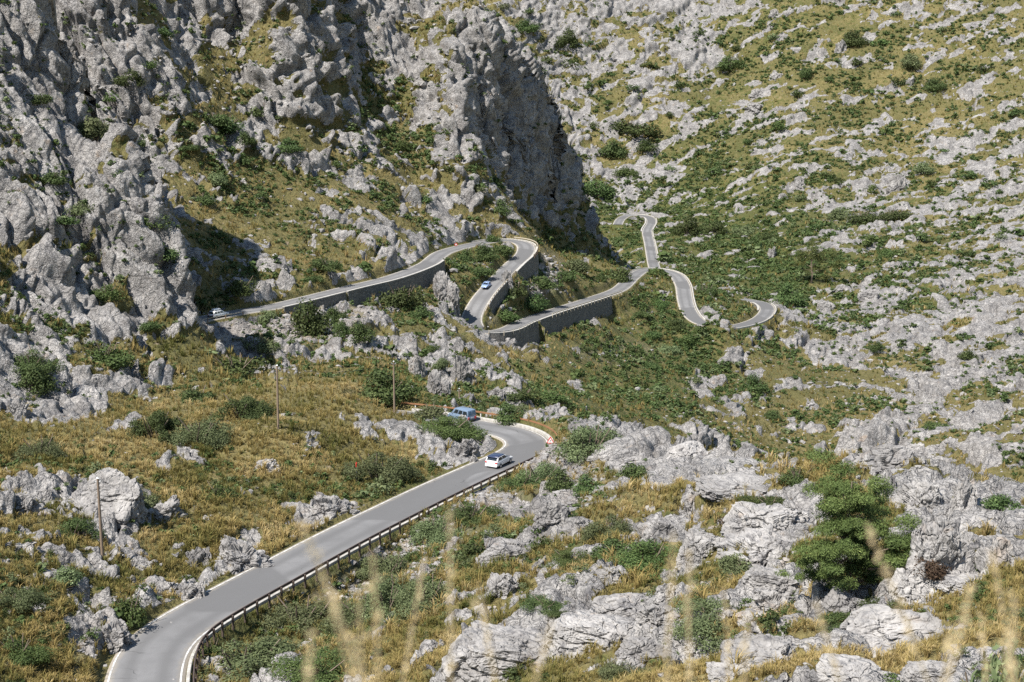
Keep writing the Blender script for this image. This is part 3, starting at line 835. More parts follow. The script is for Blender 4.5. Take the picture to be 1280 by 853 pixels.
def bush_points(rng, n, nl=12, flat=.72, r0=.15, r1=.27, spread=.33):
    cs, rs = [], []
    for i in range(nl):
        a = rng.uniform(0, 2 * math.pi); q = math.sqrt(rng.uniform(0, 1)) * spread
        r = rng.uniform(r0, r1)
        z = (flat - r) * rng.uniform(.25, 1) * (1 - (q / (spread * 1.25)) ** 2)
        cs.append((q * math.cos(a) * 1.1, q * math.sin(a), max(r * .45, z))); rs.append(r)
    cs, rs = np.array(cs), np.array(rs)
    k = rng.choice(nl, n, p=rs ** 2 / (rs ** 2).sum())
    d = rng.normal(size=(n, 3)); d[:, 2] += .25; d /= np.linalg.norm(d, axis=1, keepdims=True)
    rad = rs[k] * rng.uniform(.5, 1.12, n)
    # clumps: push the shell out in tufts
    rad *= 1 + .16 * np.sin(d[:, 0] * 9 + k) * np.sin(d[:, 1] * 8 + 2 * k) 
    C = cs[k] + d * rad[:, None] * np.array([1, 1, .85])
    C[:, 2] = np.abs(C[:, 2])
    sh = np.clip(rng.uniform(0, 1, n) * .65 + rng.uniform(0, .35, nl)[k], 0, 1)
    return C, d, sh

def bush_mesh(name, seed, kind, n=1500, size=.062, **kw):
    rng = np.random.default_rng(seed)
    C, d, sh = bush_points(rng, n, **kw)
    V, F = leaf_quads(C, d, size, rng, .6 if kind != 'O' else .42)
    return mesh_np(name, V, F, LEAF[kind], False, {'shade': np.repeat(sh, 4)})
BUSH = {}
for kd in 'DOBM':
    BUSH[kd] = [bush_mesh('foliage', 100 + ord(kd) * 10 + i, kd, n=3000 if kd in 'DO' else 2300, size=.058 if kd != 'O' else .07, nl=12 + 3 * i, flat=(.62, .72, .8, .55)[i], spread=(.34, .3, .31, .38)[i]) for i in range(4)]
BUSHLOW = {kd: [bush_mesh('foliage', 300 + ord(kd) * 10 + i, kd, n=420, size=.105, nl=8, flat=(.65, .75, .55)[i]) for i in range(3)] for kd in 'DOB'}
BUSHBIG = {kd: [bush_mesh('foliage', 400 + ord(kd) * 10 + i, kd, n=13000, size=.027 if kd != 'O' else .031, nl=18 + 4 * i, flat=(.62, .55)[i], r0=.1, r1=.21, spread=.4) for i in range(2)] for kd in 'DOB'}
def tube(P, R, n=6):
    P = np.array(P, float); k = len(P)
    V = []
    for i in range(k):
        t = P[min(i + 1, k - 1)] - P[max(i - 1, 0)]; t /= np.linalg.norm(t) + 1e-9
        a = np.cross(t, (.31, .87, .4)); a /= np.linalg.norm(a); b = np.cross(t, a)
        for j in range(n):
            th = 2 * math.pi * j / n
            V.append(P[i] + R[i] * (math.cos(th) * a + math.sin(th) * b))
    F = [(i * n + j, i * n + (j + 1) % n, (i + 1) * n + (j + 1) % n, (i + 1) * n + j) for i in range(k - 1) for j in range(n)]
    return np.array(V), np.array(F)
def join(parts):
    V, F, o = [], [], 0
    for v, f in parts:
        V.append(v); F.append(np.asarray(f) + o); o += len(v)
    return np.concatenate(V), np.concatenate(F)
def stems_mesh(seed):
    rng = np.random.default_rng(seed); ps = []
    for i in range(9):
        a = rng.uniform(0, 6.28); q = rng.uniform(.1, .32); h = rng.uniform(.3, .58)
        ps.append(tube([(.03 * math.cos(a), .03 * math.sin(a), -.08), (q * .5 * math.cos(a), q * .5 * math.sin(a), h * .45), (q * math.cos(a + .3), q * math.sin(a + .3), h)], [.02, .013, .006], 5))
    V, F = join(ps)
    return mesh_np('stem', V, F, M_BARK, True)
STEM = [stems_mesh(5), stems_mesh(6)]

def put_shrub(px, py, w, kind, label, group, hr=1.0, low=False):
    p = hit(px, py)
    wid = w * p.y / FPX * (1.75 if p.y < 200 else 1.5)
    big = w >= 38 and p.y < 200 and kind in BUSHBIG
    if big: wid *= 1.0
    lib = BUSHLOW if low and kind in BUSHLOW else BUSHBIG if big else BUSH
    me = lib[kind][random.randrange(len(lib[kind]))]
    o = link(bpy.data.objects.new('shrub', me))
    o.location = p - Vector((0, 0, .06 * wid)); o.rotation_euler = (random.uniform(-.08, .08), random.uniform(-.08, .08), random.uniform(0, 6.28))
    o.scale = (wid * random.uniform(.9, 1.2), wid * random.uniform(.8, 1.1), wid * hr * random.uniform(.85, 1.1))
    tag(o, label, 'shrub', group)
    if w >= 24 and not low:
        link(bpy.data.objects.new('stem', STEM[random.randrange(2)]), o)
    return o

GS = 'shrubs growing on the mountain slopes'
SHRUBS = [
 (252,554,46,'O',1,'rounded grey-green bush with a dark shadow, left of the pole on the grassy slope'),
 (194,545,52,'D',.8,'wide dark shrub just left of the rounded grey-green bush on the grassy slope'),
 (304,522,52,'D',.75,'dark green spreading shrub between the rounded grey bush and the middle pole'),
 (246,501,34,'D',.7,'dark shrub at the foot of the grey crag, above the rounded grey bush'),
 (296,467,58,'B',.7,'broad mid green shrub below the rubble bank of the upper road'),
 (384,416,44,'D',1,'dense dark shrub on the rubble below the bend start of the upper road'),
 (51,572,38,'O',1,'grey-green bush near the left edge on the grass below the crag'),
 (132,450,44,'B',.8,'green shrub in a cleft low on the near grey crag'),
 (42,462,42,'D',.8,'dark shrub lodged in the crag at the left edge of the view'),
 (44,490,34,'D',.9,'dark bushy clump at the foot of the crag near the left edge'),
 (136,374,32,'B',.8,'small green shrub halfway up the near crag'),
 (188,411,20,'D',1,'small dark shrub on the right flank of the near crag'),
 (326,438,30,'O',.7,'grey-green shrub below the rubble just under the white estate car road'),
 (333,402,22,'O',1,'olive bush on the outer edge of the upper road beside the white estate car'),
 (420,402,26,'D',.9,'dark shrub against the foot of the long retaining wall'),
 (406,334,25,'D',.9,'round dark green shrub on the sunny grass above the upper road'),
 (393,352,18,'D',1,'dark shrub at the inner edge of the upper road under the grass slope'),
 (301,372,30,'B',1.1,'bright green bush on the rock cutting above the white estate car'),
 (204,318,36,'D',.5,'flat dark shrub on the grass ledge above the near crag edge'),
 (505,382,42,'D',1,'large dark bush below the shaded retaining wall beside the rock outcrop'),
 (528,398,22,'D',1,'dark shrub just right of the large bush below the retaining wall'),
 (450,424,30,'D',.9,'dark rounded shrub on the rock slope under the long retaining wall'),
 (427,418,20,'D',1,'small dark shrub left of the rounded one under the long retaining wall'),
 (600,342,22,'D',.9,'dark shrub inside the upper hairpin, nearest the blue car'),
 (604,325,22,'D',.9,'dark shrub in the middle of the island inside the upper hairpin'),
 (583,325,20,'D',.8,'dark shrub at the left end of the island inside the upper hairpin'),
 (617,303,15,'B',1.1,'small bright tree-like bush at the top of the island inside the upper hairpin'),
 (631,322,22,'D',.8,'dark shrub at the right end of the island inside the upper hairpin'),
 (642,368,24,'D',1.1,'dark bush beside the pale rock at the wall below the blue car'),
 (675,361,26,'D',.8,'dark shrub on the slope right of the wall below the blue car'),
 (665,386,30,'D',.8,'dark spreading shrub between the two walls, above the bastion'),
 (631,401,26,'B',.7,'fresh green low shrub just above the bastion hairpin'),
 (709,351,22,'D',.8,'shrub on the gravel scree right of the upper hairpin wall'),
 (719,340,30,'O',.8,'large grey-green bush on the scree below the spur'),
 (775,353,26,'D',1,'dark bush at the inner corner where the road turns by the middle bend'),
 (750,352,18,'D',.8,'dark shrub over the road left of the corner bush'),
 (539,440,16,'B',.8,'small bright shrub in the middle of the rocky slope behind the poles'),
 (484,500,46,'D',.8,'broad dark bush directly behind the pole that stands next to the van road'),
 (552,463,18,'O',.9,'small grey shrub on the rock face above the campervan'),
 (535,522,30,'O',.7,'grey-green bush left of the silver campervan'),
 (559,546,46,'B',.6,'low bright green shrub in front of the silver campervan'),
 (620,521,18,'D',.9,'dark little shrub behind the orange rail near the campervan'),
 (638,530,28,'D',.7,'dark shrub behind the orange rail in the middle of the bend'),
 (650,514,22,'O',.7,'pale green bush between the two fluted outcrops behind the bend'),
 (688,499,24,'B',.7,'fresh green shrub on the slope above the fluted outcrop'),
 (654,497,30,'D',.7,'dark shrub on the slope behind the hairpin outcrops'),
 (741,568,58,'O',.85,'large grey-green bush on the rocks right of the hairpin'),
 (678,602,42,'O',.95,'pale green bush leaning over the end of the dark guard rail'),
 (655,612,40,'D',.8,'dark bush below the road right beside the pale bush at the rail'),
 (702,612,26,'D',.9,'dark shrub on the rubble slope right of the pale bush at the rail'),
 (881,368,24,'D',.8,'rounded dark shrub on the island inside the far right bend'),
 (986,382,26,'D',1.1,'dark bush just outside the bend at the right end of the road'),
 (1095,443,13,'D',1,'small dark shrub among the pale slabs right of the last bend'),
 (1207,450,19,'D',1.1,'round dark bush alone on the pale slabs of the right-hand slope'),
 (1166,535,24,'B',.4,'flat bright green shrub on the pale slabs low on the right slope'),
 (965,523,22,'D',.8,'dark shrub on the grassy floor of the ravine'),
 (942,490,26,'D',1,'dark bush in the shaded rocky cleft of the ravine'),
 (160,776,36,'B',1.1,'bright green bush by the left road edge where the road bends out of view'),
 (24,822,48,'B',.9,'bright green bush in the bottom left corner above the road'),
 (17,760,42,'O',.8,'grey-green bush at the left edge above the bright corner bush'),
 (95,672,42,'D',.8,'dark shrub beside the foot of the nearest pole'),
 (85,728,28,'O',.8,'faded grey shrub below the nearest pole'),
 (173,634,36,'O',.7,'twiggy grey shrub growing over the rock right of the nearest pole'),
 (272,624,30,'B',.9,'fresh green shrub on the grass above the roadside rocks'),
 (306,836,84,'O',.65,'biggest olive bush right of the guard rail at the bottom of the road'),
 (262,820,28,'B',.9,'bright bush tucked against the guard rail at the bottom bend'),
 (377,786,72,'O',.85,'twiggy grey olive bush on the slope below the guard rail'),
 (391,846,64,'B',.6,'fresh green bush at the bottom edge, right of the biggest olive bush'),
 (474,598,48,'O',.85,'olive bush above the left road edge halfway up the near road'),
 (500,596,28,'B',.9,'green shrub on the bank between the olive bush and the white car'),
 (549,680,48,'O',1,'tall olive bush right of the guard rail in the middle of the near road'),
 (590,650,44,'D',.75,'dark bush right above the tall olive bush beside the guard rail'),
 (597,698,34,'D',.9,'dark shaded bush below the tall olive bush'),
 (736,617,28,'D',.9,'dark shrub in front of the rocks right of the hairpin rubble'),
 (763,676,46,'O',.9,'rounded grey-green bush in the centre of the rocky foreground'),
 (772,694,34,'D',.9,'dark shrub just below the rounded bush in the rocky foreground'),
 (812,704,64,'B',.6,'broad bright green shrub patch among the foreground rocks'),
 (712,706,42,'B',.6,'low green shrub left of the bright patch among the foreground rocks'),
 (794,600,30,'D',.8,'dark round shrub between pale slabs behind the rounded grey bush'),
 (682,760,38,'D',.6,'low dark shrub above the big pale slab'),
 (488,722,62,'O',.8,'olive bush below the stone rubble beside the guard rail'),
 (485,770,62,'O',.9,'lower olive bush of the thicket right of the road'),
 (535,764,54,'O',1.1,'right-hand olive bush of the thicket, against the pale rocks'),
 (455,776,52,'O',.8,'left-hand grey bush of the thicket below the rubble'),
 (518,702,20,'B',.9,'small bright shrub on the rubble under the guard rail'),
 (699,770,20,'D',.5,'small dark plant in the hollow of the big pale slab'),
 (780,845,44,'O',.7,'grey bush at the bottom edge right of the big pale slab'),
 (915,660,34,'M',.8,'reddish green shrub in front of the fluted slabs left of the pine'),
 (886,786,66,'O',.75,'large grey-green bush below the slabs left of the pine'),
 (1054,784,46,'D',.5,'low dark shrub between the slabs below the pine'),
 (1115,768,46,'D',.6,'shaded shrub at the right foot of the pine'),
 (1159,722,36,'M',.75,'reddish brown shrub between the pine and the pitted boulder'),
 (1231,718,24,'B',1,'bright green shrub between the right-hand boulders'),
 (996,602,28,'D',1,'dark shrub behind the pine to its left'),
 (918,715,32,'O',.7,'greyish shrub on the slope left of the pine'),
 (1248,634,30,'D',.9,'dark shrub beyond the boulders near the right edge'),
 (962,633,48,'B',.4,'low green growth on top of the fluted slab left of the pine'),
 (1008,97,14,'D',1.7,'narrow dark conifer-like shrub high on the far slope'),
 (790,164,50,'D',.6,'long dark thicket on the stony slope right of the shaded cliff'),
 (763,195,28,'D',.9,'dark round shrub below the long thicket right of the shaded cliff'),
 (709,60,22,'D',1,'dark round shrub above the shaded cliff on the pale rock face'),
 (282,163,42,'D',.7,'dark thicket in the rocky hollow above the sunny gully'),
 (268,155,26,'D',1,'dark shrub at the left end of the thicket in the rocky hollow'),
]
for px, py, w, kd, hr, lab in SHRUBS:
    put_shrub(px, py, w, kd, lab, GS, hr)
# lesser shrubs that look alike, by the slope they grow on
MORE = {
 'small dark shrub among the crags and clefts of the left mountain': [(306,183,20),(321,147,18),(362,191,20),(236,186,22),(119,170,38),(51,130,22),(65,228,24),(184,84,20),(163,106,25),(204,44,18),(99,266,25),(75,278,24),(148,223,15),(197,286,25),(177,184,14),(252,254,25),(272,229,22),(326,250,18),(306,204,18),(505,185,20),(590,158,13),(627,268,22),(600,243,18),(560,214,14),(452,190,13),(420,210,13),(466,245,15),(530,255,16),(655,268,14),(345,150,14),(395,75,16),(140,130,16),(20,250,16)],
 'small dark shrub on the pale stony slope right of the shaded cliff': [(658,39,22),(677,51,12),(736,56,10),(683,79,18),(780,220,22),(807,188,22),(658,18,14),(631,12,14),(609,20,18),(712,84,18),(811,84,14),(826,227,14),(823,265,18),(838,214,12),(838,146,10),(746,244,34),(735,110,14),(765,95,13),(700,150,12),(742,160,13),(850,110,12),(872,45,12),(760,130,12),(790,112,14)],
 'small dark shrub dotted over the far sunlit slope on the right': [(998,120,13),(1139,86,25),(1071,82,14),(1122,108,16),(1101,56,15),(1168,112,20),(1067,56,22),(969,50,18),(921,64,12),(1069,107,12),(972,164,18),(935,178,14),(1035,101,12),(1154,216,20),(1035,223,14),(1050,229,16),(1088,242,16),(1117,273,26),(1078,278,24),(1050,275,22),(1210,224,16),(1237,236,16),(1166,232,14),(891,220,18),(942,212,14),(933,292,22),(894,290,25),(860,293,26),(911,88,24),(1181,190,12),(1271,143,16),(1000,250,16),(1020,290,18),(960,300,20),(1085,305,18),(1150,300,16),(1205,320,18),(1250,300,14),(905,250,16),(870,240,14),(1110,320,22),(1045,180,12),(1230,90,14),(1180,40,14),(1120,20,12)],
 'bushy dark shrub on the scrub-covered hill below the middle bends': [(800,395,20),(825,385,20),(845,410,22),(815,420,20),(835,440,22),(790,440,18),(810,460,20),(860,430,20),(850,465,18),(775,470,16),(825,490,18),(880,415,18),(760,450,16),(795,480,16),(730,440,14),(745,480,16),(870,480,16),(905,460,18),(720,470,16),(895,505,16)],
}
k = 0
for lab, rows in MORE.items():
    for (px, py, w) in rows:
        k += 1
        put_shrub(px, py, w, 'DDBDDO'[k % 6], lab, GS, random.uniform(.65, .95), low=w < 20)

# everything smaller: scrub nobody could count
def visible_mask():
    sl = ZF / Y0
    m = np.maximum.accumulate(sl, axis=0)
    return (sl >= m - .004)
VIS = visible_mask()
PXF, PYF = project(X0, Y0, ZF)
INV = VIS & (PXF > -60) & (PXF < 1340) & (PYF > -60) & (PYF < 950) & (Y0 > 40)
def sample_ground(n, weight, rng):
    """random visible ground vertices; vertices are spread about evenly over the picture"""
    wv = np.where(INV, weight, 0).ravel()
    p = np.cumsum(wv); p /= p[-1]
    i = np.searchsorted(p, rng.uniform(0, 1, n))
    return i
GAPR = GAP
def lowpoly(seed, n=46, size=.26):
    rng = np.random.default_rng(seed)
    C, d, sh = bush_points(rng, n, nl=6)
    V, F = leaf_quads(C, d, size, rng, .7)
    return V, F, np.repeat(sh, 4)
def scatter(protos, ids, size, rng, zsq=(.6, .95), jitter=.5, tone=None):
    Vs, Fs, Ss = [], [], []
    off = 0
    which = rng.integers(0, len(protos), len(ids))
    for k, (V, F, S) in enumerate(protos):
        m = which == k
        c = PF[ids[m]]; n = len(c)
        if n == 0: continue
        s = size[m]; th = rng.uniform(0, 6.28, n)
        R = np.stack([np.cos(th), -np.sin(th), np.sin(th), np.cos(th)], 1).reshape(n, 2, 2)
        W = np.empty((n, len(V), 3))
        W[:, :, :2] = np.einsum('nij,vj->nvi', R, V[:, :2]) * s[:, None, None]
        W[:, :, 2] = V[None, :, 2] * (s * rng.uniform(*zsq, n))[:, None]
        W += c[:, None, :] + np.concatenate([rng.normal(size=(n, 1, 2)) * jitter * px_size[ids[m]][:, None, None], np.zeros((n, 1, 1))], 2)
        Vs.append(W.reshape(-1, 3)); Fs.append((F[None] + (np.arange(n) * len(V))[:, None, None]).reshape(-1, F.shape[1]) + off)
        Ss.append((np.clip(S[None] * .75 + rng.uniform(0, .3, n)[:, None] + (0 if tone is None else tone[m][:, None]), 0, 1)).ravel())
        off += n * len(V)
    return np.concatenate(Vs), np.concatenate(Fs), np.concatenate(Ss)
rng = np.random.default_rng(77)
gclump = fbm(flat / 14.0, 3, 120).reshape(NR, NC)
wS = np.clip(GREENF + gclump * .8 - .08, 0.03, 1) ** 1.4 * (1 - .75 * ROCKM.reshape(NR, NC)) * (GAPR > 1.2) * sstep(Y0, 95, 190)
for kd, n in (('D', 12500), ('B', 5500), ('O', 3000)):
    ids = sample_ground(n, wS, rng)
    size = rng.lognormal(.05, .35, n) * 1.35 * np.clip(dist[ids] / 330, .55, 1.85)
    V, F, S = scatter([lowpoly(500 + i + ord(kd)) for i in range(5)], ids, size, rng)
    o = link(bpy.data.objects.new('scrub', mesh_np('scrub', V, F, LEAF[kd], False, {'shade': S})))
    tag(o, kind='stuff')

wN = np.clip(GREENF + gclump * .9 - .2, 0.02, 1) ** 1.5 * (1 - .85 * ROCKM.reshape(NR, NC)) * (GAPR > 1.6) * (Y0 < 240) * (1 - .7 * np.clip(rub.reshape(NR, NC), 0, 1))
for kd, n in (('D', 420), ('B', 420), ('O', 420)):
    ids = sample_ground(n, wN, rng)
    V, F, S = scatter([lowpoly(560 + i + ord(kd), 230, .1) for i in range(5)], ids, rng.lognormal(0, .35, n) * 1.15 * np.clip(dist[ids] / 140, .6, 1.2), rng)
    o = link(bpy.data.objects.new('scrub', mesh_np('scrub', V, F, LEAF[kd], False, {'shade': S})))
    tag(o, kind='stuff')

# dry grass: fountains of thin blades
def grass_material():
    t = NT('dry_grass_blades')
    sh = t.attr('shade')
    c = t.mix(sh, (.11, .115, .03), (.41, .295, .118))
    c = t.mix(t.ramp(sh, ((.75, 0), (1, .8))), c, (.50, .40, .21))
    m = t.done(c, .8)
    tr = t.n('ShaderNodeBsdfTranslucent'); t.l(c, tr.inputs[0])
    mx = t.n('ShaderNodeMixShader'); mx.inputs[0].default_value = .3
    t.l(t.b.outputs[0], mx.inputs[1]); t.l(tr.outputs[0], mx.inputs[2]); t.l(mx.outputs[0], t.out.inputs[0])
    return m
M_GRASS = grass_material()
def tuft(seed, nb, seg, wd):
    rng = np.random.default_rng(seed)
    Vs, Fs, Ss = [], [], []
    o = 0
    for b in range(nb):
        a = rng.uniform(0, 6.28); lean = rng.uniform(.12, .75); h = rng.uniform(.55, 1.0); r0 = rng.uniform(0, .16)
        d = np.array([math.cos(a), math.sin(a), 0]); s = np.array([-math.sin(a), math.cos(a), 0]) * wd * rng.uniform(.7, 1.3)
        a2 = rng.uniform(0, 6.28); base = np.array([math.cos(a2), math.sin(a2), 0]) * r0
        if seg == 1:
            tip = base + d * lean * .6 + np.array([0, 0, h])
            v = [base - s, base + s, tip]; f = [(0, 1, 2)]
        else:
            mid = base + d * lean * .3 + np.array([0, 0, h * .62]); tip = base + d * lean + np.array([0, 0, h * (1 - .35 * lean)])
            v = [base - s, base + s, mid - s * .7, mid + s * .7, tip]; f = [(0, 1, 3), (0, 3, 2), (2, 3, 4)]
        Vs += v; Fs += [tuple(i + o for i in q) for q in f]; o += len(v)
        Ss += [rng.uniform(.15, .85)] * len(v)
    return np.array(Vs), np.array(Fs), np.array(Ss)
rockm2 = ROCKM.reshape(NR, NC)
wG = (1 - rockm2) ** 2 * (GAPR > .7) * (1 - np.clip(rub.reshape(NR, NC), 0, 1) * .85) * np.clip(1.15 - GREENF, .2, 1)
for lo, hi, n, nb, seg, wd, hh in ((40, 215, 24000, 15, 2, .027, .85), (215, 460, 9000, 9, 1, .06, 1.0), (460, 1100, 15000, 7, 1, .11, 1.3)):
    ids = sample_ground(n, wG * (Y0 >= lo) * (Y0 < hi), rng)
    clump = fbm(flat[ids] / 4.0, 2, 140)
    size = hh * rng.lognormal(-.1, .3, n) * (1 + .4 * clump) * np.clip(dist[ids] / 110, .42, 1)
    tone = fbm(flat[ids] / 6.0, 3, 150) * .8 - (.05 if lo < 400 else .24)
    V, F, S = scatter([tuft(700 + i + int(lo), nb, seg, wd) for i in range(5)], ids, size, rng, (.75, 1.15), tone=tone)
    per = len(V) // n
    o = link(bpy.data.objects.new('dry_grass', mesh_np('dry_grass', V, F, M_GRASS, False, {'shade': S})))
    tag(o, kind='stuff')
# ------------------------------------------------------------------ boulders and outcrops that stand clear of the slope
def rock_material():
    t = NT('pale_limestone')
    v = t.pos()
    c, h = limestone_nodes(t, v, .86)
    vr = t.n('ShaderNodeTexVoronoi', feature='DISTANCE_TO_EDGE')
    nn = t.n('ShaderNodeTexNoise'); t.l(v, nn.inputs['Vector']); nn.inputs['Scale'].default_value = 1.1
    av = t.n('ShaderNodeVectorMath', operation='ADD'); t.l(v, av.inputs[0]); t.l(nn.outputs['Color'], av.inputs[1]); t.l(av.outputs[0], vr.inputs['Vector']); vr.inputs['Scale'].default_value = .75
    ck = t.ramp(vr.outputs['Distance'], ((0, 0), (.045, 1)))
    h = t.math('ADD', h, t.math('MULTIPLY', ck, 1.1))
    return t.done(c, .95, t.bump(h, .5, .35))
M_ROCK = rock_material()
def ico(sub):
    bm = bmesh.new(); bmesh.ops.create_icosphere(bm, subdivisions=sub, radius=1.0)
    V = np.array([v.co[:] for v in bm.verts], F32); F = np.array([[v.index for v in f.verts] for f in bm.faces]); bm.free()
    return V, F
ICO_V, ICO_F = ico(6)
def rock_mesh(seed, flute=0.0, slab=0.0, ang=1.0):
    V = ICO_V.copy()
    off = np.array([seed * 13.7, seed * 7.1, seed * 3.3], F32)
    # square it off a little: a superellipsoid, then tilted planes knock corners away
    p = .66
    V = np.sign(V) * np.abs(V) ** p
    rng = np.random.default_rng(seed)
    for _ in range(int(9 * ang)):
        n = rng.normal(size=3); n[2] = abs(n[2]) * .8; n /= np.linalg.norm(n)
        d = rng.uniform(.62, .95)
        k = np.clip(V @ n - d, 0, None)
        V = V - (k * .9)[:, None] * n
    V = V.astype(F32)
    N = V / (np.linalg.norm(V, axis=1, keepdims=True) + 1e-6)
    q = (V + off)
    w = np.stack([fbm(q * 1.5, 2, 201), fbm(q * 1.5, 2, 202), fbm(q * 1.5, 2, 203)], 1)
    d = .30 * blocks((q + w * .25) * F32(1.5), 210 + seed, .9, .45, .12) + .15 * blocks((q + w * .2) * np.array([3.2, 3.2, 4.5], F32), 220 + seed, .9, .5, .14)
    d += .05 * blocks((q + w * .1) * F32(8), 230 + seed, .8, .5, .2)
    d = d * (1 - .45 * slab) + .10 * fbm(q * 2.2, 4, 240)
    if flute:
        f = ridged(np.stack([q[:, 0] * 3.6, q[:, 1] * 3.6, q[:, 2] * .45], 1) + w * .4, 2, 250)
        d += flute * .11 * f * (1 - np.clip(N[:, 2] - .55, 0, .45) / .45)
    V = V + N * d[:, None].astype(F32)
    V[:, 2] *= (.75 - .25 * slab)
    V[:, 2] = np.where(V[:, 2] < -.25, -.25 + (V[:, 2] + .25) * .5, V[:, 2])
    x0, x1 = V[:, 0].min(), V[:, 0].max()
    V[:, 0] = (V[:, 0] - (x0 + x1) / 2) / (x1 - x0); V[:, 1] = (V[:, 1] - V[:, 1].mean()) / (V[:, 1].max() - V[:, 1].min())
    z1 = V[:, 2].max(); V[:, 2] /= z1          # top at 1, base below 0
    return mesh_np('boulder', V, ICO_F, M_ROCK, False)
ROCKS_F = [rock_mesh(i, 1.0, .3) for i in (1, 2, 3, 4)]        # fluted
ROCKS_A = [rock_mesh(i, .0, 0, 1.3) for i in (5, 6, 7, 8)]       # angular
ROCKS_S = [rock_mesh(i, .35, 1.0, .8) for i in (9, 10, 11)]      # flat slabs
GB = 'limestone boulders and outcrops on the slopes'
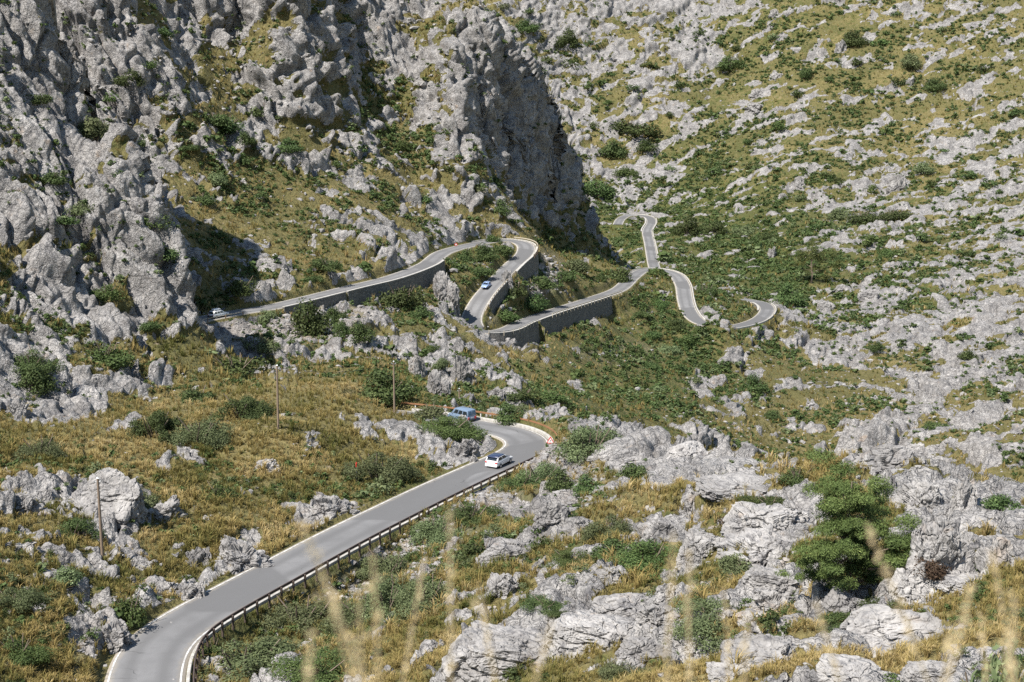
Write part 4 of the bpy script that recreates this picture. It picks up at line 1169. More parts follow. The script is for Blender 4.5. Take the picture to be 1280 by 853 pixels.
# left, right, top, foot row in the photo, kind, label
BOULDERS = [
 (655,716,498,536,'F','tall fluted grey outcrop directly behind the outside of the hairpin'),
 (602,651,502,521,'F','smaller fluted outcrop behind the orange rail, left of the tall one'),
 (742,786,515,543,'F','grey fluted outcrop right of the big grey-green bush past the hairpin'),
 (553,601,522,549,'A','pale rock in front of the silver campervan'),
 (567,603,544,570,'A','pale grey rock on the inside of the hairpin, left of the white car'),
 (585,600,568,581,'A','small dark-sided rock at the road edge just above the white car'),
 (556,577,572,584,'A','small rocks left of the white car above the road edge'),
 (668,717,619,660,'A','pile-like angular boulder with split top in the foreground right of the rail'),
 (714,742,643,667,'A','boulder at the right foot of the split-topped boulder'),
 (598,668,668,708,'S','broad sloping rock below the dark bush right of the guard rail'),
 (665,685,693,716,'A','small upright boulder right of the broad sloping rock'),
 (600,658,710,750,'A','rugged boulder above the big pale slab, in front of the shaded bush'),
 (800,852,643,682,'F','vertically fluted block in the middle of the right foreground'),
 (747,777,708,727,'S','low pale rock beside the broad bright shrub patch'),
 (742,818,740,772,'S','flat pale rocks above the right end of the big slab'),
 (818,852,727,756,'A','upright squarish rock above the bright grass in the lower right'),
 (797,852,752,784,'F','grey fluted rock at the right end of the big pale slab'),
 (768,842,790,836,'S','low slanting rock at the bottom, right of the grey bush'),
 (556,720,770,852,'S','huge smooth pale slab with a hollow in the bottom centre'),
 (690,806,755,815,'S','right half of the huge smooth slab, rising to fluted rock'),
 (905,1014,628,668,'F','long fluted wall of rock just left of the pine'),
 (848,908,660,698,'F','fluted rock with rounded top left of the reddish shrub'),
 (902,1010,664,708,'F','second fluted ledge below the long fluted wall'),
 (933,998,706,734,'S','flat-topped ledge between the pine and the large grey-green bush'),
 (932,1004,728,774,'A','big rounded boulder with a knob on top, left below the pine'),
 (1022,1094,733,773,'A','cracked boulder under the lower branches of the pine'),
 (1056,1178,752,806,'S','broad sunlit slab below the pine to its right'),
 (878,972,588,622,'S','long smooth rounded rock behind the fluted wall'),
 (848,880,604,640,'A','rounded rock at the left end of the long smooth rock'),
 (1108,1162,714,754,'A','dark shadowed boulder at the right foot of the pine'),
 (1064,1158,549,594,'A','large crest boulder with a shadowed crack behind the pine'),
 (1093,1127,582,624,'A','tall rock touching the right side of the pine top'),
 (1124,1192,594,640,'A','rounded boulder on the crest right of the pine'),
 (1143,1217,638,722,'F','great pitted boulder right of the pine'),
 (1192,1228,588,642,'A','dark-sided pinnacle on the crest at the right'),
 (1230,1274,662,720,'F','fluted boulder near the right edge'),
 (1178,1242,712,738,'S','low rock right below the great pitted boulder'),
 (908,998,792,838,'S','slab sloping down to the left in the grass at the bottom right'),
 (888,945,829,856,'S','rounded rock at the bottom edge, under the sloping slab'),
 (1028,1104,833,862,'S','pale rock at the bottom edge below the broad sunlit slab'),
 (1133,1194,830,860,'S','rock half out of the bottom edge near the right corner'),
 (850,888,793,818,'A','grey rock with a dark side below the large grey-green bush'),
 (924,972,763,783,'S','low rock in the grass below the knobbed boulder'),
 (758,806,556,584,'S','pale rounded slab beyond the big bush right of the hairpin'),
 (838,884,548,574,'S','pale slab on the crest above the fluted walls'),
 (4,43,604,643,'A','grey boulder at the left edge of the grassy slope'),
 (51,65,606,627,'A','small upright stone beside the boulder at the left edge'),
 (96,176,580,640,'S','wide rock outcrop around the twiggy shrub by the nearest pole'),
 (176,228,608,655,'A','broken rock right of the twiggy shrub by the nearest pole'),
 (262,332,652,718,'A','steep rock face above the left edge of the road'),
 (232,266,668,714,'A','leaning stone slabs left of the steep roadside rock face'),
 (184,222,720,752,'A','low broken rock left of the road below the grass tufts'),
 (222,258,714,754,'A','dark-faced rock right at the left road edge'),
 (106,166,762,812,'A','dark grey rock beside the bright bush at the bottom left bend'),
 (384,440,598,652,'A','shaded rock standing at the road edge above the middle of the near road'),
 (318,348,566,592,'A','pale rock in the grass below the middle pole'),
 (4,32,490,524,'A','pale boulder in the grass at the left edge under the crag'),
 (538,574,334,384,'F','upright rock at the right end of the long shaded retaining wall'),
 (627,643,338,361,'A','small pale rock sitting where the curved wall ends, below the blue car'),
 (533,562,458,498,'F','rock buttress above the campervan, left one'),
 (507,531,440,474,'F','rock buttress behind the pole by the van road'),
 (564,594,438,484,'F','shaded rock buttress right above the campervan'),
 (611,631,484,499,'A','pale boulder on the scrubby slope above the campervan'),
 (1131,1146,94,109,'A','round boulder with a shadow high on the far right slope'),
 (1044,1060,48,68,'A','dark-sided boulder near the top of the far slope'),
 (938,957,110,124,'A','boulder on the far slope below the shaded hollow'),
 (932,964,126,142,'A','wide broken boulder just below a smaller one on the far slope'),
 (962,976,10,22,'A','boulder at the top of the far slope'),
 (961,981,86,100,'A','grey boulder just left of the narrow conifer-like shrub on the far slope'),
 (973,986,240,252,'A','small pale boulder above the scrub in the centre of the far slope'),
 (992,1008,220,236,'A','upright pale stone above the scrub on the far slope'),
 (1110,1138,214,242,'A','pointed pale outcrop in the middle of the right slope'),
 (958,972,306,325,'A','pale boulder in the scrub above the last bend'),
 (1075,1100,359,373,'S','flat pale rock on the grass beyond the lone far pine'),
 (1023,1044,374,388,'S','flat rock at the upper end of the pale slabs by the last bend'),
 (1045,1060,354,366,'A','round pale boulder right of the lone far pine'),
]
BACK = {(655, 498): 190, (602, 502): 199, (742, 515): 182, (553, 522): 183.5}
random.seed(21)
for x0, x1, y0, y1, kd, lab in BOULDERS:
    p = hit((x0 + x1) / 2, min(y1, 851) - (y1 - y0) * .12)
    if (x0, y0) in BACK:
        q = at((x0 + x1) / 2, y1, BACK[(x0, y0)]); p = Vector((q[0], q[1], min(q[2], ground_at(q[0], q[1]))))
    lib = {'F': ROCKS_F, 'A': ROCKS_A, 'S': ROCKS_S}[kd]
    o = link(bpy.data.objects.new('boulder', lib[random.randrange(len(lib))]))
    m = p.y / FPX
    w, h = (x1 - x0) * m * 1.06, (y1 - y0) * m
    dep = w * random.uniform(.75, 1.0)
    # part of the drawn height is the top face seen from above
    hz = max(.3 * h, h - dep * .5 * .28 * (1.4 if kd == 'S' else 1)) / .95
    o.location = p + Vector((0, dep * .3, -.12 * hz))
    wx = 1.3 if (kd == 'A' and x0 < 450) else 1.12
    o.scale = (w * wx, dep * 1.2, hz * (.72 if wx > 1.2 else 1.5 if (x0, y0) == (553, 522) else .92))
    o.rotation_euler = (random.uniform(-.1, .1), random.uniform(-.12, .12), random.choice((0, math.pi)) + random.uniform(-.3, .3))
    tag(o, lab, 'boulder', GB)
# loose stones: rubble below the roads, nobody could count them
def stone_proto(seed):
    bm = bmesh.new(); bmesh.ops.create_icosphere(bm, subdivisions=1, radius=.5)
    rng = np.random.default_rng(seed)
    V = np.array([v.co[:] for v in bm.verts]) * rng.uniform(.6, 1.25, (len(bm.verts), 1)) * np.array([1.2, .9, .75])
    F = np.array([[v.index for v in f.verts] for f in bm.faces]); bm.free()
    return V, F, np.zeros(len(V))
rubm = rub.reshape(NR, NC)
ids = sample_ground(2600, np.clip(rubm, 0, 1) ** 1.5 * (GAPR > .9), rng)
ids = np.r_[ids, sample_ground(2400, ROCKS.reshape(NR, NC) * (1 - rockm2) * (GAPR > 1) + .02, rng)]
ids = np.r_[ids, sample_ground(3800, (Y0 > 330) * np.clip(ROCKF - .05, .02, 1) * (1 - .6 * rockm2) * (GAPR > 1), rng)]
V, F, S = scatter([stone_proto(i) for i in range(8)], ids, rng.lognormal(-.75, .45, len(ids)) * np.clip(dist[ids] / 230, .8, 2.2), rng, (.6, 1.1))
o = link(bpy.data.objects.new('rubble', mesh_np('rubble', V, F, M_ROCK, False)))
tag(o, kind='stuff')
# ------------------------------------------------------------------ vehicles
def paint(name, col, rough=.3):
    t = NT(name); v = t.n('ShaderNodeTexCoord').outputs['Object']
    n = t.noise(v, 2.2, 3)
    t.b.inputs['Coat Weight'].default_value = .5; t.b.inputs['Coat Roughness'].default_value = .1; t.b.inputs['Specular IOR Level'].default_value = .5
    return t.done(t.mix(n, tuple(c * .93 for c in col), col), rough)
M_WHITE = paint('white_car_paint', (.74, .74, .75)); M_SILVER = paint('silver_blue_car_paint', (.15, .205, .29)); M_BLUE = paint('light_blue_car_paint', (.26, .36, .58)); M_NAVY = paint('dark_blue_roof_paint', (.02, .028, .07))
M_GLASS = paint('tinted_car_glass', (.018, .024, .03), .05); M_SKYGLASS = paint('car_glass_painted_sky_reflection', (.05, .12, .19), .04)  # sky glass: reflected sky is put into the blue base colour
M_TYRE = plain('tyre_rubber', (.02, .02, .02), .85); M_RIM = plain('alloy_rim', (.45, .45, .46), .35, .6)
M_RED = plain('red_lamp_lens', (.5, .015, .012), .25); M_LENS = plain('clear_lamp_lens', (.75, .77, .8), .15); M_BLACK = plain('black_plastic', (.02, .02, .022), .6)
M_PLATE = plain('white_number_plate', (.7, .7, .68), .5); M_SIGNRED = plain('red_sign_face', (.6, .03, .025), .45); M_SIGNWHITE = plain('white_sign_face', (.8, .8, .78), .45); M_GALV = plain('galvanised_steel', (.4, .41, .42), .5, .5)
M_WOOD = plain('weathered_pole_timber', (.2, .15, .11), .9)

def bm_mesh(name, bm, mat, bev=0, seg=2, smooth=False):
    if bev: bmesh.ops.bevel(bm, geom=list(bm.edges), offset=bev, segments=seg, affect='EDGES', profile=.6)
    bmesh.ops.recalc_face_normals(bm, faces=bm.faces)
    me = bpy.data.meshes.new(name); bm.to_mesh(me); bm.free()
    me.materials.append(mat)
    if smooth: me.polygons.foreach_set('use_smooth', [True] * len(me.polygons))
    return me
def add_hull(bm, rings):
    """loft quads through rings of equal length, caps at both ends"""
    vs = [[bm.verts.new(p) for p in r] for r in rings]
    n = len(rings[0])
    for a, b in zip(vs, vs[1:]):
        for i in range(n): bm.faces.new((a[i], a[(i + 1) % n], b[(i + 1) % n], b[i]))
    bm.faces.new(vs[0][::-1]); bm.faces.new(vs[-1])
def add_box(bm, c, s):
    x, y, z = c; a, b, d = s[0] / 2, s[1] / 2, s[2] / 2
    add_hull(bm, [[(x - a, y - b, z - d), (x + a, y - b, z - d), (x + a, y + b, z - d), (x - a, y + b, z - d)], [(x - a, y - b, z + d), (x + a, y - b, z + d), (x + a, y + b, z + d), (x - a, y + b, z + d)]])
def add_disc(bm, c, r, w, n=20, axis='x'):
    rings = []
    for sx, rr in ((-w / 2, r * .9), (-w / 2 + .03, r), (w / 2 - .03, r), (w / 2, r * .9)):
        rings.append([(c[0] + sx, c[1] + rr * math.cos(2 * math.pi * i / n), c[2] + rr * math.sin(2 * math.pi * i / n)) for i in range(n)])
    add_hull(bm, rings)

def vehicle(name, label, cat, spec, loc, heading):
    """spec: length, width, height, belt, paint, roof paint, cabin (rear bottom, rear top, front top, front bottom as shares of the length from the tail), glass"""
    Lg, Wd, H, belt = spec['L'], spec['W'], spec['H'], spec['belt']
    root = empty(name, loc); root.rotation_euler = (0, 0, heading)
    tag(root, label, cat, 'vehicles on the mountain road')
    def part(nm, me, parent=root): return link(bpy.data.objects.new(nm, me), parent)
    y = lambda f: -Lg / 2 + f * Lg
    hw = Wd / 2
    bm = bmesh.new()
    nose = spec.get('nose', .78)
    # lower body: rings across stations from tail to nose
    st = [(0, .5, .92, .9), (.03, .36, 1.0, .97), (.25, .3, 1.0, 1.0), (.62, .3, 1.0, 1.0), (.8, .3, nose / belt * 1.03, 1.0), (.95, .34, nose / belt * .9, .95), (1, .45, nose / belt * .74, .84)]
    rings = []
    for f, zb, zt, ww in st:
        w = hw * ww; zt = belt * zt; zb = min(zb, zt - .1)
        zm = zb + (zt - zb) * .55
        rings.append([(-w * .9, y(f), zb), (w * .9, y(f), zb), (w, y(f), zb + .08), (w, y(f), zm), (w * .95, y(f), zt - .04), (w * .88, y(f), zt), (-w * .88, y(f), zt), (-w * .95, y(f), zt - .04), (-w, y(f), zm), (-w, y(f), zb + .08)])
    add_hull(bm, rings)
    c0, c1, c2, c3 = (y(f) for f in spec['cabin'])
    tw = spec.get('top', .8)
    bot = [(-hw * .93, c0, belt - .03), (hw * .93, c0, belt - .03), (hw * .93, c3, belt - .03), (-hw * .93, c3, belt - .03)]
    top = [(-hw * tw, c1, H - .06), (hw * tw, c1, H - .06), (hw * tw, c2, H - .06), (-hw * tw, c2, H - .06)]
    add_hull(bm, [bot, top])
    part('body', bm_mesh('body', bm, spec['paint'], .025, 1, True))
    # roof skin
    bm = bmesh.new()
    e = .02
    add_hull(bm, [[(-hw * tw - e, c1 - e, H - .075), (hw * tw + e, c1 - e, H - .075), (hw * tw + e, c2 + e, H - .075), (-hw * tw - e, c2 + e, H - .075)],
                  [(-hw * tw * .93, c1 + .06, H), (hw * tw * .93, c1 + .06, H), (hw * tw * .93, c2 - .12, H), (-hw * tw * .93, c2 - .12, H)]])
    part('roof', bm_mesh('roof', bm, spec['roof'], .015, 1, True))
    if spec.get('spoiler'):
        bm = bmesh.new(); add_box(bm, (0, c1 - .1, H - .07), (hw * tw * 1.9, .26, .05)); part('spoiler', bm_mesh('spoiler', bm, spec['roof'], .01, 1))
    # glass panels proud of the cabin
    B = [Vector(p) for p in bot]; T = [Vector(p) for p in top]
    def panel(nm, a, b, c, d, u0, u1, v0, v1, mat):
        P = lambda u, v: (a.lerp(b, u)).lerp(d.lerp(c, u), v)
        q = [P(u0, v0), P(u1, v0), P(u1, v1), P(u0, v1)]
        n = (q[1] - q[0]).cross(q[3] - q[0]).normalized() * .012
        bm = bmesh.new(); add_hull(bm, [[tuple(p - n * .5) for p in q], [tuple(p + n) for p in q]])
        part(nm, bm_mesh(nm, bm, mat))
    g = spec.get('glass', M_GLASS); gr = spec.get('rear_glass', g)
    if spec.get('split_rear'):
        panel('rear_window', B[0], B[1], T[1], T[0], .07, .46, .2, .86, gr); panel('rear_window', B[0], B[1], T[1], T[0], .54, .93, .2, .86, gr)
    else: panel('rear_window', B[0], B[1], T[1], T[0], .08, .92, .16, .88, gr)
    panel('windscreen', B[2], B[3], T[3], T[2], .07, .93, .1, .92, g)
    for (u0, u1) in spec.get('side', ((.1, .46), (.5, .86))):
        panel('side_window', B[1], B[2], T[2], T[1], u0, u1, .14, .86, g)
        panel('side_window', B[3], B[0], T[0], T[3], 1 - u1, 1 - u0, .14, .86, g)
    # wheels with rims
    wr = spec.get('wheel', .32)
    for f in (.19, .81):
        for s in (-1, 1):
            bm = bmesh.new(); add_disc(bm, (s * (hw - .08), y(f), wr), wr, .2); w_ = part('wheel', bm_mesh('wheel', bm, M_TYRE))
            bm = bmesh.new(); add_disc(bm, (s * (hw + .012), y(f), wr), wr * .62, .05, 16); link(bpy.data.objects.new('rim', bm_mesh('rim', bm, M_RIM)), w_)
    for s in (-1, 1):
        bm = bmesh.new(); add_box(bm, (s * hw * .76, y(0) + .02, belt * spec.get('tail_z', .83)), (hw * .34, .12, spec.get('tail_h', .15))); part('tail_light', bm_mesh('tail_light', bm, M_RED, .02, 1))
        bm = bmesh.new(); add_box(bm, (s * hw * .66, y(.985), nose * .76), (hw * .36, .16, .13)); part('headlight', bm_mesh('headlight', bm, M_LENS, .03, 1))
        bm = bmesh.new(); add_box(bm, (s * (hw + .07), c3 - .25, belt + .05), (.16, .1, .12)); part('wing_mirror', bm_mesh('wing_mirror', bm, spec['roof'], .02, 1))
    bm = bmesh.new(); add_box(bm, (0, y(0) - .02, .42), (Wd * .9, .16, .2)); rb = part('rear_bumper', bm_mesh('rear_bumper', bm, spec.get('bumper', M_BLACK), .04, 2))
    bm = bmesh.new(); add_box(bm, (0, y(1) - .03, .4), (Wd * .86, .18, .2)); part('front_bumper', bm_mesh('front_bumper', bm, spec['paint'], .04, 2))
    bm = bmesh.new(); add_box(bm, (0, y(0) - .035, belt * .74), (.5, .03, .12)); part('number_plate', bm_mesh('number_plate', bm, M_PLATE))
    bm = bmesh.new(); add_box(bm, (0, y(1) - .02, nose * .62), (Wd * .5, .06, .12)); part('grille', bm_mesh('grille', bm, M_BLACK))
    return root, part

def on_road(nm, px, py, flip=False, dz=.03, lane=None):
    L = LINES[nm]
    i = nearest_index(L, px, py)
    t = L[min(i + 3, len(L) - 1)] - L[max(i - 3, 0)]
    if flip: t = -t
    h = math.atan2(t[1], t[0]) - math.pi / 2
    N = normals2(L)[i]
    p = np.array(at_z(px, py, L[i][2]))
    if lane is not None: p = L[i] + np.array([N[0] * lane, N[1] * lane, 0])
    return (p[0], p[1], L[i][2] + dz), h
loc, hd = on_road('near', 624, 581.5)
vehicle('hatchback_car', 'white hatchback with dark roof driving into the hairpin on the near road', 'car',
        dict(L=4.05, W=1.8, H=1.5, belt=1.0, paint=M_WHITE, roof=M_NAVY, cabin=(.02, .1, .52, .74), spoiler=True, bumper=M_WHITE), loc, hd)
loc, hd = on_road('near', 566, 531, lane=1.4)
vehicle('camper_van', 'silver campervan with bright rear windows, half hidden behind the rocks beyond the hairpin', 'van',
        dict(L=4.2, W=1.75, H=1.85, belt=1.05, nose=.95, paint=M_SILVER, roof=M_SILVER, cabin=(.005, .03, .66, .82), top=.88, split_rear=True, glass=M_GLASS, rear_glass=M_SKYGLASS, side=((.06, .32), (.37, .6), (.65, .88)), tail_z=.7, tail_h=.35), loc, hd)
loc, hd = on_road('up', 268, 396, lane=1.2)
root, part = vehicle('estate_car', 'white estate car with a roof box at the left end of the upper road', 'car',
        dict(L=4.5, W=1.8, H=1.48, belt=.92, paint=M_WHITE, roof=M_WHITE, cabin=(.02, .1, .58, .76), side=((.06, .32), (.36, .6), (.64, .88))), loc, hd)
bm = bmesh.new(); add_hull(bm, [[(-.4, -1.5, 1.55), (.4, -1.5, 1.55), (.4, .3, 1.55), (-.4, .3, 1.55)], [(-.44, -1.5, 1.75), (.44, -1.5, 1.75), (.44, .3, 1.75), (-.44, .3, 1.75)], [(-.32, -1.4, 1.9), (.32, -1.4, 1.9), (.32, -.1, 1.9), (-.32, -.1, 1.9)]])
part('roof_box', bm_mesh('roof_box', bm, M_WHITE, .03, 1))
for yy in (-1.1, -.1):
    bm = bmesh.new(); add_box(bm, (0, yy, 1.52), (1.3, .06, .05)); part('roof_bar', bm_mesh('roof_bar', bm, M_BLACK))
loc, hd = on_road('up', 611, 360, lane=1.1)
vehicle('small_car', 'light blue car coming down the road below the upper hairpin', 'car',
        dict(L=4.0, W=1.75, H=1.48, belt=.92, paint=M_BLUE, roof=M_BLUE, cabin=(.03, .12, .52, .74), bumper=M_BLUE), loc, hd)

# ------------------------------------------------------------------ poles, wires, signs
def pole(px, py0, py1, Y, label, lean=0):
    a, s0 = ray(px, py0); _, s1 = ray(px, py1)
    x = a * Y; zt = s0 * Y; zb = min(s1 * Y, ground_at(x, Y))
    h = zt - zb
    root = empty('utility_pole', (x, Y, zb)); tag(root, label, 'utility pole', 'wooden utility poles beside the near road')
    V, F = tube([(0, 0, -.5), (lean * .5, 0, h * .5), (lean, 0, h)], [.15, .13, .1], 10)
    link(bpy.data.objects.new('shaft', mesh_np('shaft', V, F, M_WOOD, True)), root)
    bm = bmesh.new(); add_hull(bm, [[(lean - .11, -.11, h), (lean + .11, -.11, h), (lean + .11, .11, h), (lean - .11, .11, h)], [(lean - .03, -.03, h + .1), (lean + .03, -.03, h + .1), (lean + .03, .03, h + .1), (lean - .03, .03, h + .1)]])
    link(bpy.data.objects.new('cap', bm_mesh('cap', bm, M_GALV)), root)
    for s in (-1, 1):
        bm = bmesh.new(); add_box(bm, (lean + s * .2, 0, h - .35), (.2, .07, .07)); add_box(bm, (lean + s * .29, 0, h - .26), (.08, .08, .16))
        link(bpy.data.objects.new('insulator', bm_mesh('insulator', bm, M_GALV, .01, 1)), root)
    return Vector((x + lean, Y, zt - .25))
p1 = pole(122, 598, 702, 122.5, 'nearest wooden pole, standing on the rocks above the left road edge')
p2 = pole(345, 457, 533, 167, 'wooden pole standing alone on the golden grass slope, left of the van', .12)
p3 = pole(492, 452, 519, 190, 'wooden pole beside the orange rail, left of the silver campervan')
p4 = pole(574, 486, 522, 214, 'short-looking wooden pole right behind the silver campervan')
def wire(a, b, sag, label):
    P = [a.lerp(b, t / 16) - Vector((0, 0, sag * 4 * (t / 16) * (1 - t / 16))) for t in range(17)]
    V, F = tube([tuple(p) for p in P], [.022] * 17, 5)
    o = link(bpy.data.objects.new('overhead_wire', mesh_np('overhead_wire', V, F, M_BLACK, True))); tag(o, label, 'wire', 'wires between the poles')
wire(p2, p3, .9, 'thin wire strung from the lone grass slope pole to the orange rail pole')
wire(p3, p4, .6, 'thin wire strung between the pole by the orange rail and the one behind the campervan')

def face_sheet(pts, y0, y1, mat, nm):
    bm = bmesh.new(); add_hull(bm, [[(x, y0, z) for x, z in pts], [(x, y1, z) for x, z in pts]]); return bm_mesh(nm, bm, mat)
def sign(name, label, px, py, Y, build, hgt=2.0, rz=0):
    x = ray(px, py)[0] * Y
    root = empty(name, (x, Y, ground_at(x, Y) - .05)); root.rotation_euler = (0, 0, rz); tag(root, label, 'road sign')
    V, F = tube([(0, .05, -.3), (0, .05, hgt + .2)], [.045, .045], 8); link(bpy.data.objects.new('post', mesh_np('post', V, F, M_GALV, True)), root)
    build(root, hgt)
def tri_sign(root, h):
    tri = lambda r: [(r * math.sin(a), h + r * math.cos(a)) for a in (0, 2 * math.pi / 3, 4 * math.pi / 3)]
    pl = link(bpy.data.objects.new('sign_plate', face_sheet(tri(.62), -.01, .02, M_SIGNRED, 'sign_plate')), root)
    link(bpy.data.objects.new('sign_field', face_sheet(tri(.40), -.018, -.012, M_SIGNWHITE, 'sign_field')), pl)
    pts = [(-.09, h - .15), (-.03, h - .15), (-.03, h - .02), (.06, h + .06), (.1, h + .03), (.1, h + .14), (-.01, h + .13), (.02, h + .1), (-.09, h + .01)]
    bm = bmesh.new(); f = bm.faces.new([bm.verts.new((x, -.022, z)) for x, z in pts]); bmesh.ops.triangulate(bm, faces=[f])
    link(bpy.data.objects.new('symbol', bm_mesh('symbol', bm, M_BLACK)), pl)
def round_sign(root, h):
    c = lambda r: [(r * math.cos(a * math.pi / 12), h + r * math.sin(a * math.pi / 12)) for a in range(24)]
    pl = link(bpy.data.objects.new('sign_plate', face_sheet(c(.45), -.01, .02, M_SIGNRED, 'sign_plate')), root)
    link(bpy.data.objects.new('sign_field', face_sheet(c(.24), -.018, -.012, M_SIGNWHITE, 'sign_field')), pl)
sign('warning_sign', 'red bordered triangular warning sign on the outside of the hairpin', 688, 556, 172.5, tri_sign, 1.25)
sign('round_road_sign', 'small round red sign beside the upper road, left of the upper hairpin', 570, 309, 399, round_sign, 1.7, .35)
x = ray(446, 606)[0] * 157
root = empty('marker_post', (x, 157, ground_at(x, 157))); tag(root, 'slim grey roadside post with a red top, on the bank above the near road', 'marker post')
V, F = tube([(0, 0, -.3), (0, 0, 1.7)], [.06, .05], 8); link(bpy.data.objects.new('post', mesh_np('post', V, F, M_GALV, True)), root)
bm = bmesh.new(); add_box(bm, (0, 0, 1.95), (.1, .5, .5)); link(bpy.data.objects.new('sign_plate', bm_mesh('sign_plate', bm, M_SIGNRED, .02, 1)), root)

# ------------------------------------------------------------------ pines
def needles(rng, clumps, per, size):
    """clumps: (x, y, z, r); flattened sprays of needles with ragged outlines"""
    Cs, Ds, Ss = [], [], []
    for (x, y, z, r) in clumps:
        n = int(per * r * r)
        d = rng.normal(size=(n, 3)); d /= np.linalg.norm(d, axis=1, keepdims=True)
        d[:, 2] = np.where(d[:, 2] < -.3, -d[:, 2], d[:, 2])
        sub = rng.normal(size=(14, 3)); sub[:, 2] = np.abs(sub[:, 2]) * .8; sub /= np.linalg.norm(sub, axis=1, keepdims=True)
        dd = d @ sub.T; k = np.argmax(dd, 1); cl = dd[np.arange(n), k]
        rad = r * (rng.uniform(.2, 1.0, n) ** .5) * (.45 + .8 * np.clip((cl - .6) / .4, 0, 1) ** 1.5)
        Cs.append(np.array((x, y, z)) + d * rad[:, None] * np.array([1.1, 1.1, .75]) + rng.normal(size=(n, 3)) * r * .07)
        Ds.append(d * .6 + np.array([0, 0, .5])); Ss.append(np.clip(rng.uniform(0, .62, n) + rng.uniform(0, .2, 14)[k] + rng.uniform(-.12, .25), 0, 1))
    C = np.concatenate(Cs); D_ = np.concatenate(Ds); S = np.concatenate(Ss)
    V, F = leaf_quads(C, D_, size, rng, .22)
    return V, F, np.repeat(S, 4)
def pine(name, label, px, py, lobes, hpx, per, size, depth, seed, spread_limbs=True):
    """lobes: (pixel column, pixel row, radius in pixels) of the foliage masses, given depth at random"""
    rng = np.random.default_rng(seed)
    p = hit(px, py); m = p.y / FPX
    root = empty(name, tuple(p)); tag(root, label, 'pine tree', 'pine trees on the slopes')
    cl = []; limbs = []
    for (lx, ly, lr) in lobes:
        c = Vector(((lx - px) * m, rng.uniform(-1, 1) * depth, (py - ly) * m)); r = lr * m
        for i in range(5):
            o = rng.normal(size=3) * r * .72
            cl.append((c.x + o[0], c.y + o[1], c.z + o[2] * .7, r * rng.uniform(.4, .68)))
        limbs.append((c, r))
    V, F, S = needles(rng, cl, per, size)
    link(bpy.data.objects.new('crown', mesh_np('crown', V, F, LEAF['P'], False, {'shade': S})), root)
    H = hpx * m
    tr = [(0, 0, -.5), (.02 * H, 0, H * .25), (-.02 * H, .02 * H, H * .55), (.0, 0, H * .93)]
    V, F = tube(tr, [H * .03, H * .024, H * .016, H * .005], 9)
    t_ = link(bpy.data.objects.new('trunk', mesh_np('trunk', V, F, M_BARK, True)), root)
    for c, r in limbs:
        z0 = max(H * .08, min(c.z * .72, H * .85))
        a = Vector((0, 0, z0)); b = a.lerp(c, .55) + Vector((0, 0, -.04 * H))
        V, F = tube([tuple(a), tuple(b), tuple(c)], [H * .011, H * .008, H * .003], 6)
        link(bpy.data.objects.new('limb', mesh_np('limb', V, F, M_BARK, True)), t_)
pine('pine_tree', 'big green pine standing among the boulders in the right foreground', 1058, 742,
     [(1052, 598, 30), (1030, 612, 24), (1078, 610, 24), (1056, 622, 34), (1030, 638, 26), (1080, 636, 26), (1052, 650, 24), (1108, 664, 28), (1128, 676, 20), (1090, 672, 26), (1110, 690, 26), (1030, 676, 26), (1012, 690, 20), (1045, 700, 28), (1020, 712, 24), (1072, 716, 26), (1100, 722, 26), (1126, 722, 16), (1002, 712, 16), (1050, 730, 24), (1086, 738, 18), (1075, 690, 28), (1060, 668, 30), (1086, 655, 22), (1045, 688, 24)],
     165, 2700, .17, 1.8, 31)
pine('pine_tree', 'lone spreading pine casting a dark shadow on the scrub slope beyond the last bend', 1014, 354,
     [(1010, 318, 11), (1022, 315, 11), (1032, 322, 10), (1000, 326, 10), (1018, 326, 12), (1040, 330, 8), (1008, 336, 9), (1028, 336, 10), (992, 332, 6)], 44, 60, .75, 3.0, 33)

# ------------------------------------------------------------------ tall dry grass right in front of the camera
def stalk_material():
    t = NT('straw_stalk'); v = t.n('ShaderNodeTexCoord').outputs['Object']
    return t.done(t.mix(t.noise(v, 6, 3), (.40, .31, .17), (.62, .51, .32)), .7)
M_STRAW = stalk_material()
def stalk(px, py, Y, lean, rad, head, label, seed):
    rng = np.random.default_rng(seed)
    a, s = ray(px, py); tip = np.array((a * Y, Y, s * Y))
    bx, by = tip[0] + lean[0], max(.8, tip[1] + lean[1])
    base = np.array((bx, by, ground_at(bx, max(by, 1.6)) - .05))
    root = empty('dry_grass_stalk', tuple(base)); tag(root, label, 'grass stalk', 'tall dry grass stalks close to the camera')
    P = []
    for t in np.linspace(0, 1, 14):
        q = base * (1 - t) + tip * t
        q[:2] = base[:2] + (tip[:2] - base[:2]) * t ** 1.7
        P.append(q - base)
    V, F = tube(P, [rad * .72 * (1 - .4 * i / 13) for i in range(14)], 6)
    link(bpy.data.objects.new('stem', mesh_np('stem', V, F, M_STRAW, True)), root)
    if head:
        n = 70
        k = np.linspace(1 - head, 1, n); i = np.clip((k * 13).astype(int), 0, 12); f = (k * 13 - i)[:, None]
        PP = np.array(P); C = PP[i] * (1 - f) + PP[i + 1] * f
        C = C + rng.normal(size=(n, 3)) * .0035
        V, F = leaf_quads(C, rng.normal(size=(n, 3)), .013, rng, .3)
        link(bpy.data.objects.new('seed_head', mesh_np('seed_head', V, F, M_STRAW, False)), root)
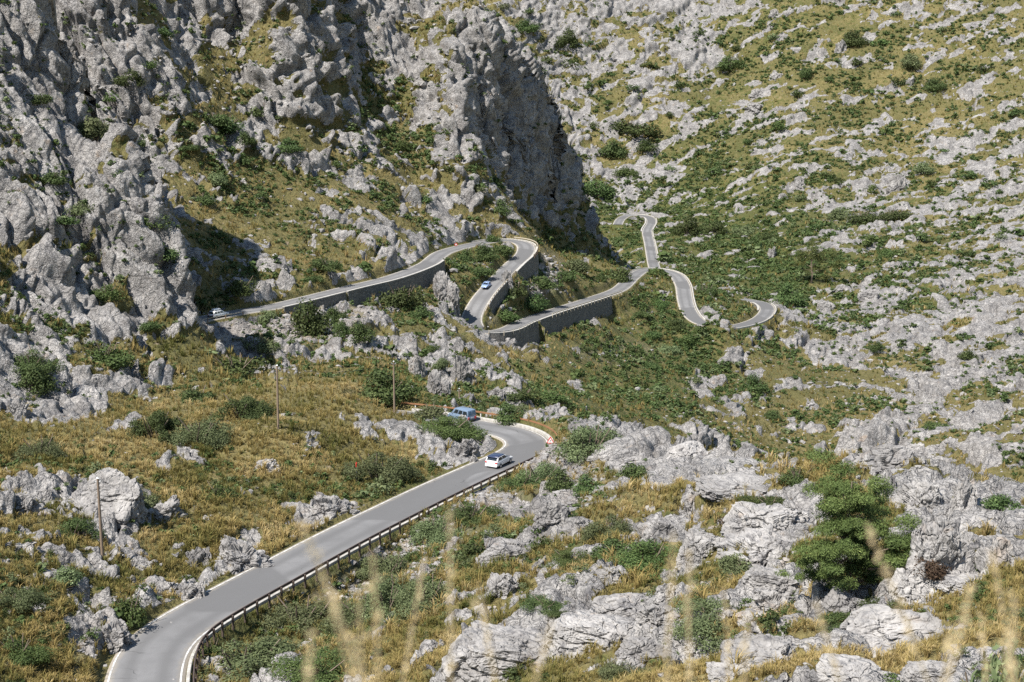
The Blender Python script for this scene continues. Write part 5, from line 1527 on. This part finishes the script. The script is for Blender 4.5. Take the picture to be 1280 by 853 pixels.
STALKS = [
 (466, 690, 1.7, (.03, .0), .0035, .22, 'upright blurred straw stalk in front of the olive thicket at the bottom'),
 (405, 720, 1.5, (.28, .0), .0035, .2, 'blurred straw stalk leaning left in front of the twiggy olive bush'),
 (376, 652, 1.6, (.42, .05), .003, .12, 'blurred stalk with brown tip reaching the left road edge'),
 (563, 640, 2.0, (-.01, .0), .0032, .2, 'thin upright blurred stalk in front of the dark bush above the big slab'),
 (530, 700, 2.2, (-.22, .0), .003, .2, 'thin blurred stalk between the thicket and the pale rocks'),
 (598, 735, 1.9, (.2, .0), .003, .2, 'short blurred stalk in front of the rugged boulder'),
 (842, 668, 1.9, (-.03, .0), .0032, .25, 'upright pale stalk in front of the flat rocks right of the big slab'),
 (862, 690, 2.1, (.02, .0), .003, .2, 'second pale stalk just right of the upright one near the grassy boulder'),
 (935, 770, 1.8, (-.04, .0), .003, .2, 'short stalk at the bottom edge in front of the sloping slab'),
 (1083, 655, 2.0, (.55, .1), .003, .1, 'long thin stalk slanting across the pine to the lower right'),
 (1020, 752, 2.2, (.35, .0), .003, .15, 'stalk slanting over the ledge below the pine'),
 (1215, 735, 1.8, (-.2, .0), .003, .2, 'stalk slanting in front of the leafy shrub at the right edge'),
 (1240, 690, 2.0, (.3, .0), .003, .2, 'tallest stalk near the right edge'),
 (1268, 745, 1.7, (.04, .0), .003, .2, 'straw stalk in the bottom right corner'),
 (690, 780, 1.8, (-.3, .0), .0028, .2, 'short blurred stalk over the big pale slab'),
 (448, 742, 1.9, (.04, .0), .0026, .2, 'thin faint stalk between two thicker ones in front of the olive thicket'),
 (388, 790, 1.6, (-.12, .0), .0024, .2, 'short faint stalk leaning right in front of the fresh green bush at the bottom edge'),
 (1255, 800, 1.5, (.25, .0), .0026, .2, 'low stalk bending right in the bottom right corner'),
 (1190, 790, 1.7, (-.1, .0), .0026, .2, 'short faint stalk in front of the rock at the bottom right'),
 (1228, 770, 2.3, (.12, .0), .0024, .2, 'wispy stalk beside the leafy shrub in the lower right corner'),
 (905, 735, 2.4, (.1, .0), .0024, .2, 'wispy stalk in front of the flat-topped ledge left of the pine'),
]
for n, (px, py, Y, lean, rad, head, lab) in enumerate(STALKS): stalk(px, py, Y, lean, rad, head, lab, 900 + n)
# leafy shrub close by at the right edge
x = ray(1262, 853)[0] * 21
zt = ray(1262, 735)[1] * 21; zb = ground_at(x, 21)
o = link(bpy.data.objects.new('shrub', BUSH['O'][2])); o.location = (x, 21, zb); o.scale = (2.2, 2.2, (zt - zb) / .85)
tag(o, 'soft-focus leafy grey-green shrub in the lower right corner, close to the camera', 'shrub', GS); link(bpy.data.objects.new('stem', STEM[0]), o)
# ------------------------------------------------------------------ camera, sun, sky
cam = bpy.data.cameras.new('camera')
cam.sensor_width = 36.0; cam.lens = 36.0 * FPX / 1280.0
cam.clip_start = .05; cam.clip_end = 6000
co = link(bpy.data.objects.new('camera', cam))
co.rotation_euler = (math.pi / 2 - PITCH, 0, 0)
cam.dof.use_dof = True; cam.dof.focus_distance = 200; cam.dof.aperture_fstop = 3.5
SC.camera = co
SUN_EL, SUN_AZ = math.radians(54), math.atan2(-.71, -.70)     # azimuth measured from +Y towards +X
to_sun = Vector((math.sin(SUN_AZ) * math.cos(SUN_EL), math.cos(SUN_AZ) * math.cos(SUN_EL), math.sin(SUN_EL)))
sl = bpy.data.lights.new('sun', 'SUN'); sl.energy = 5.0; sl.angle = math.radians(.53); sl.color = (1, .95, .87)
so = link(bpy.data.objects.new('sun', sl)); so.rotation_euler = to_sun.to_track_quat('Z', 'Y').to_euler()
W = bpy.data.worlds.new('World'); SC.world = W; W.use_nodes = True
wt = W.node_tree; bg = wt.nodes['Background']
sky = wt.nodes.new('ShaderNodeTexSky'); sky.sky_type = 'NISHITA'; sky.sun_disc = False
sky.sun_elevation = SUN_EL; sky.sun_rotation = SUN_AZ; sky.altitude = 400; sky.air_density = 1.6; sky.dust_density = .2
wt.links.new(sky.outputs[0], bg.inputs[0]); bg.inputs[1].default_value = .075
vs = SC.view_settings
vs.view_transform = 'Standard'; vs.look = 'None'; vs.exposure = .88; vs.gamma = 1; vs.use_curve_mapping = False
cy = SC.cycles
cy.use_denoising = False
cy.max_bounces = 3; cy.diffuse_bounces = 2; cy.glossy_bounces = 2; cy.transmission_bounces = 3; cy.transparent_max_bounces = 6
cy.caustics_reflective = False; cy.caustics_refractive = False

cy.volume_bounces = 0
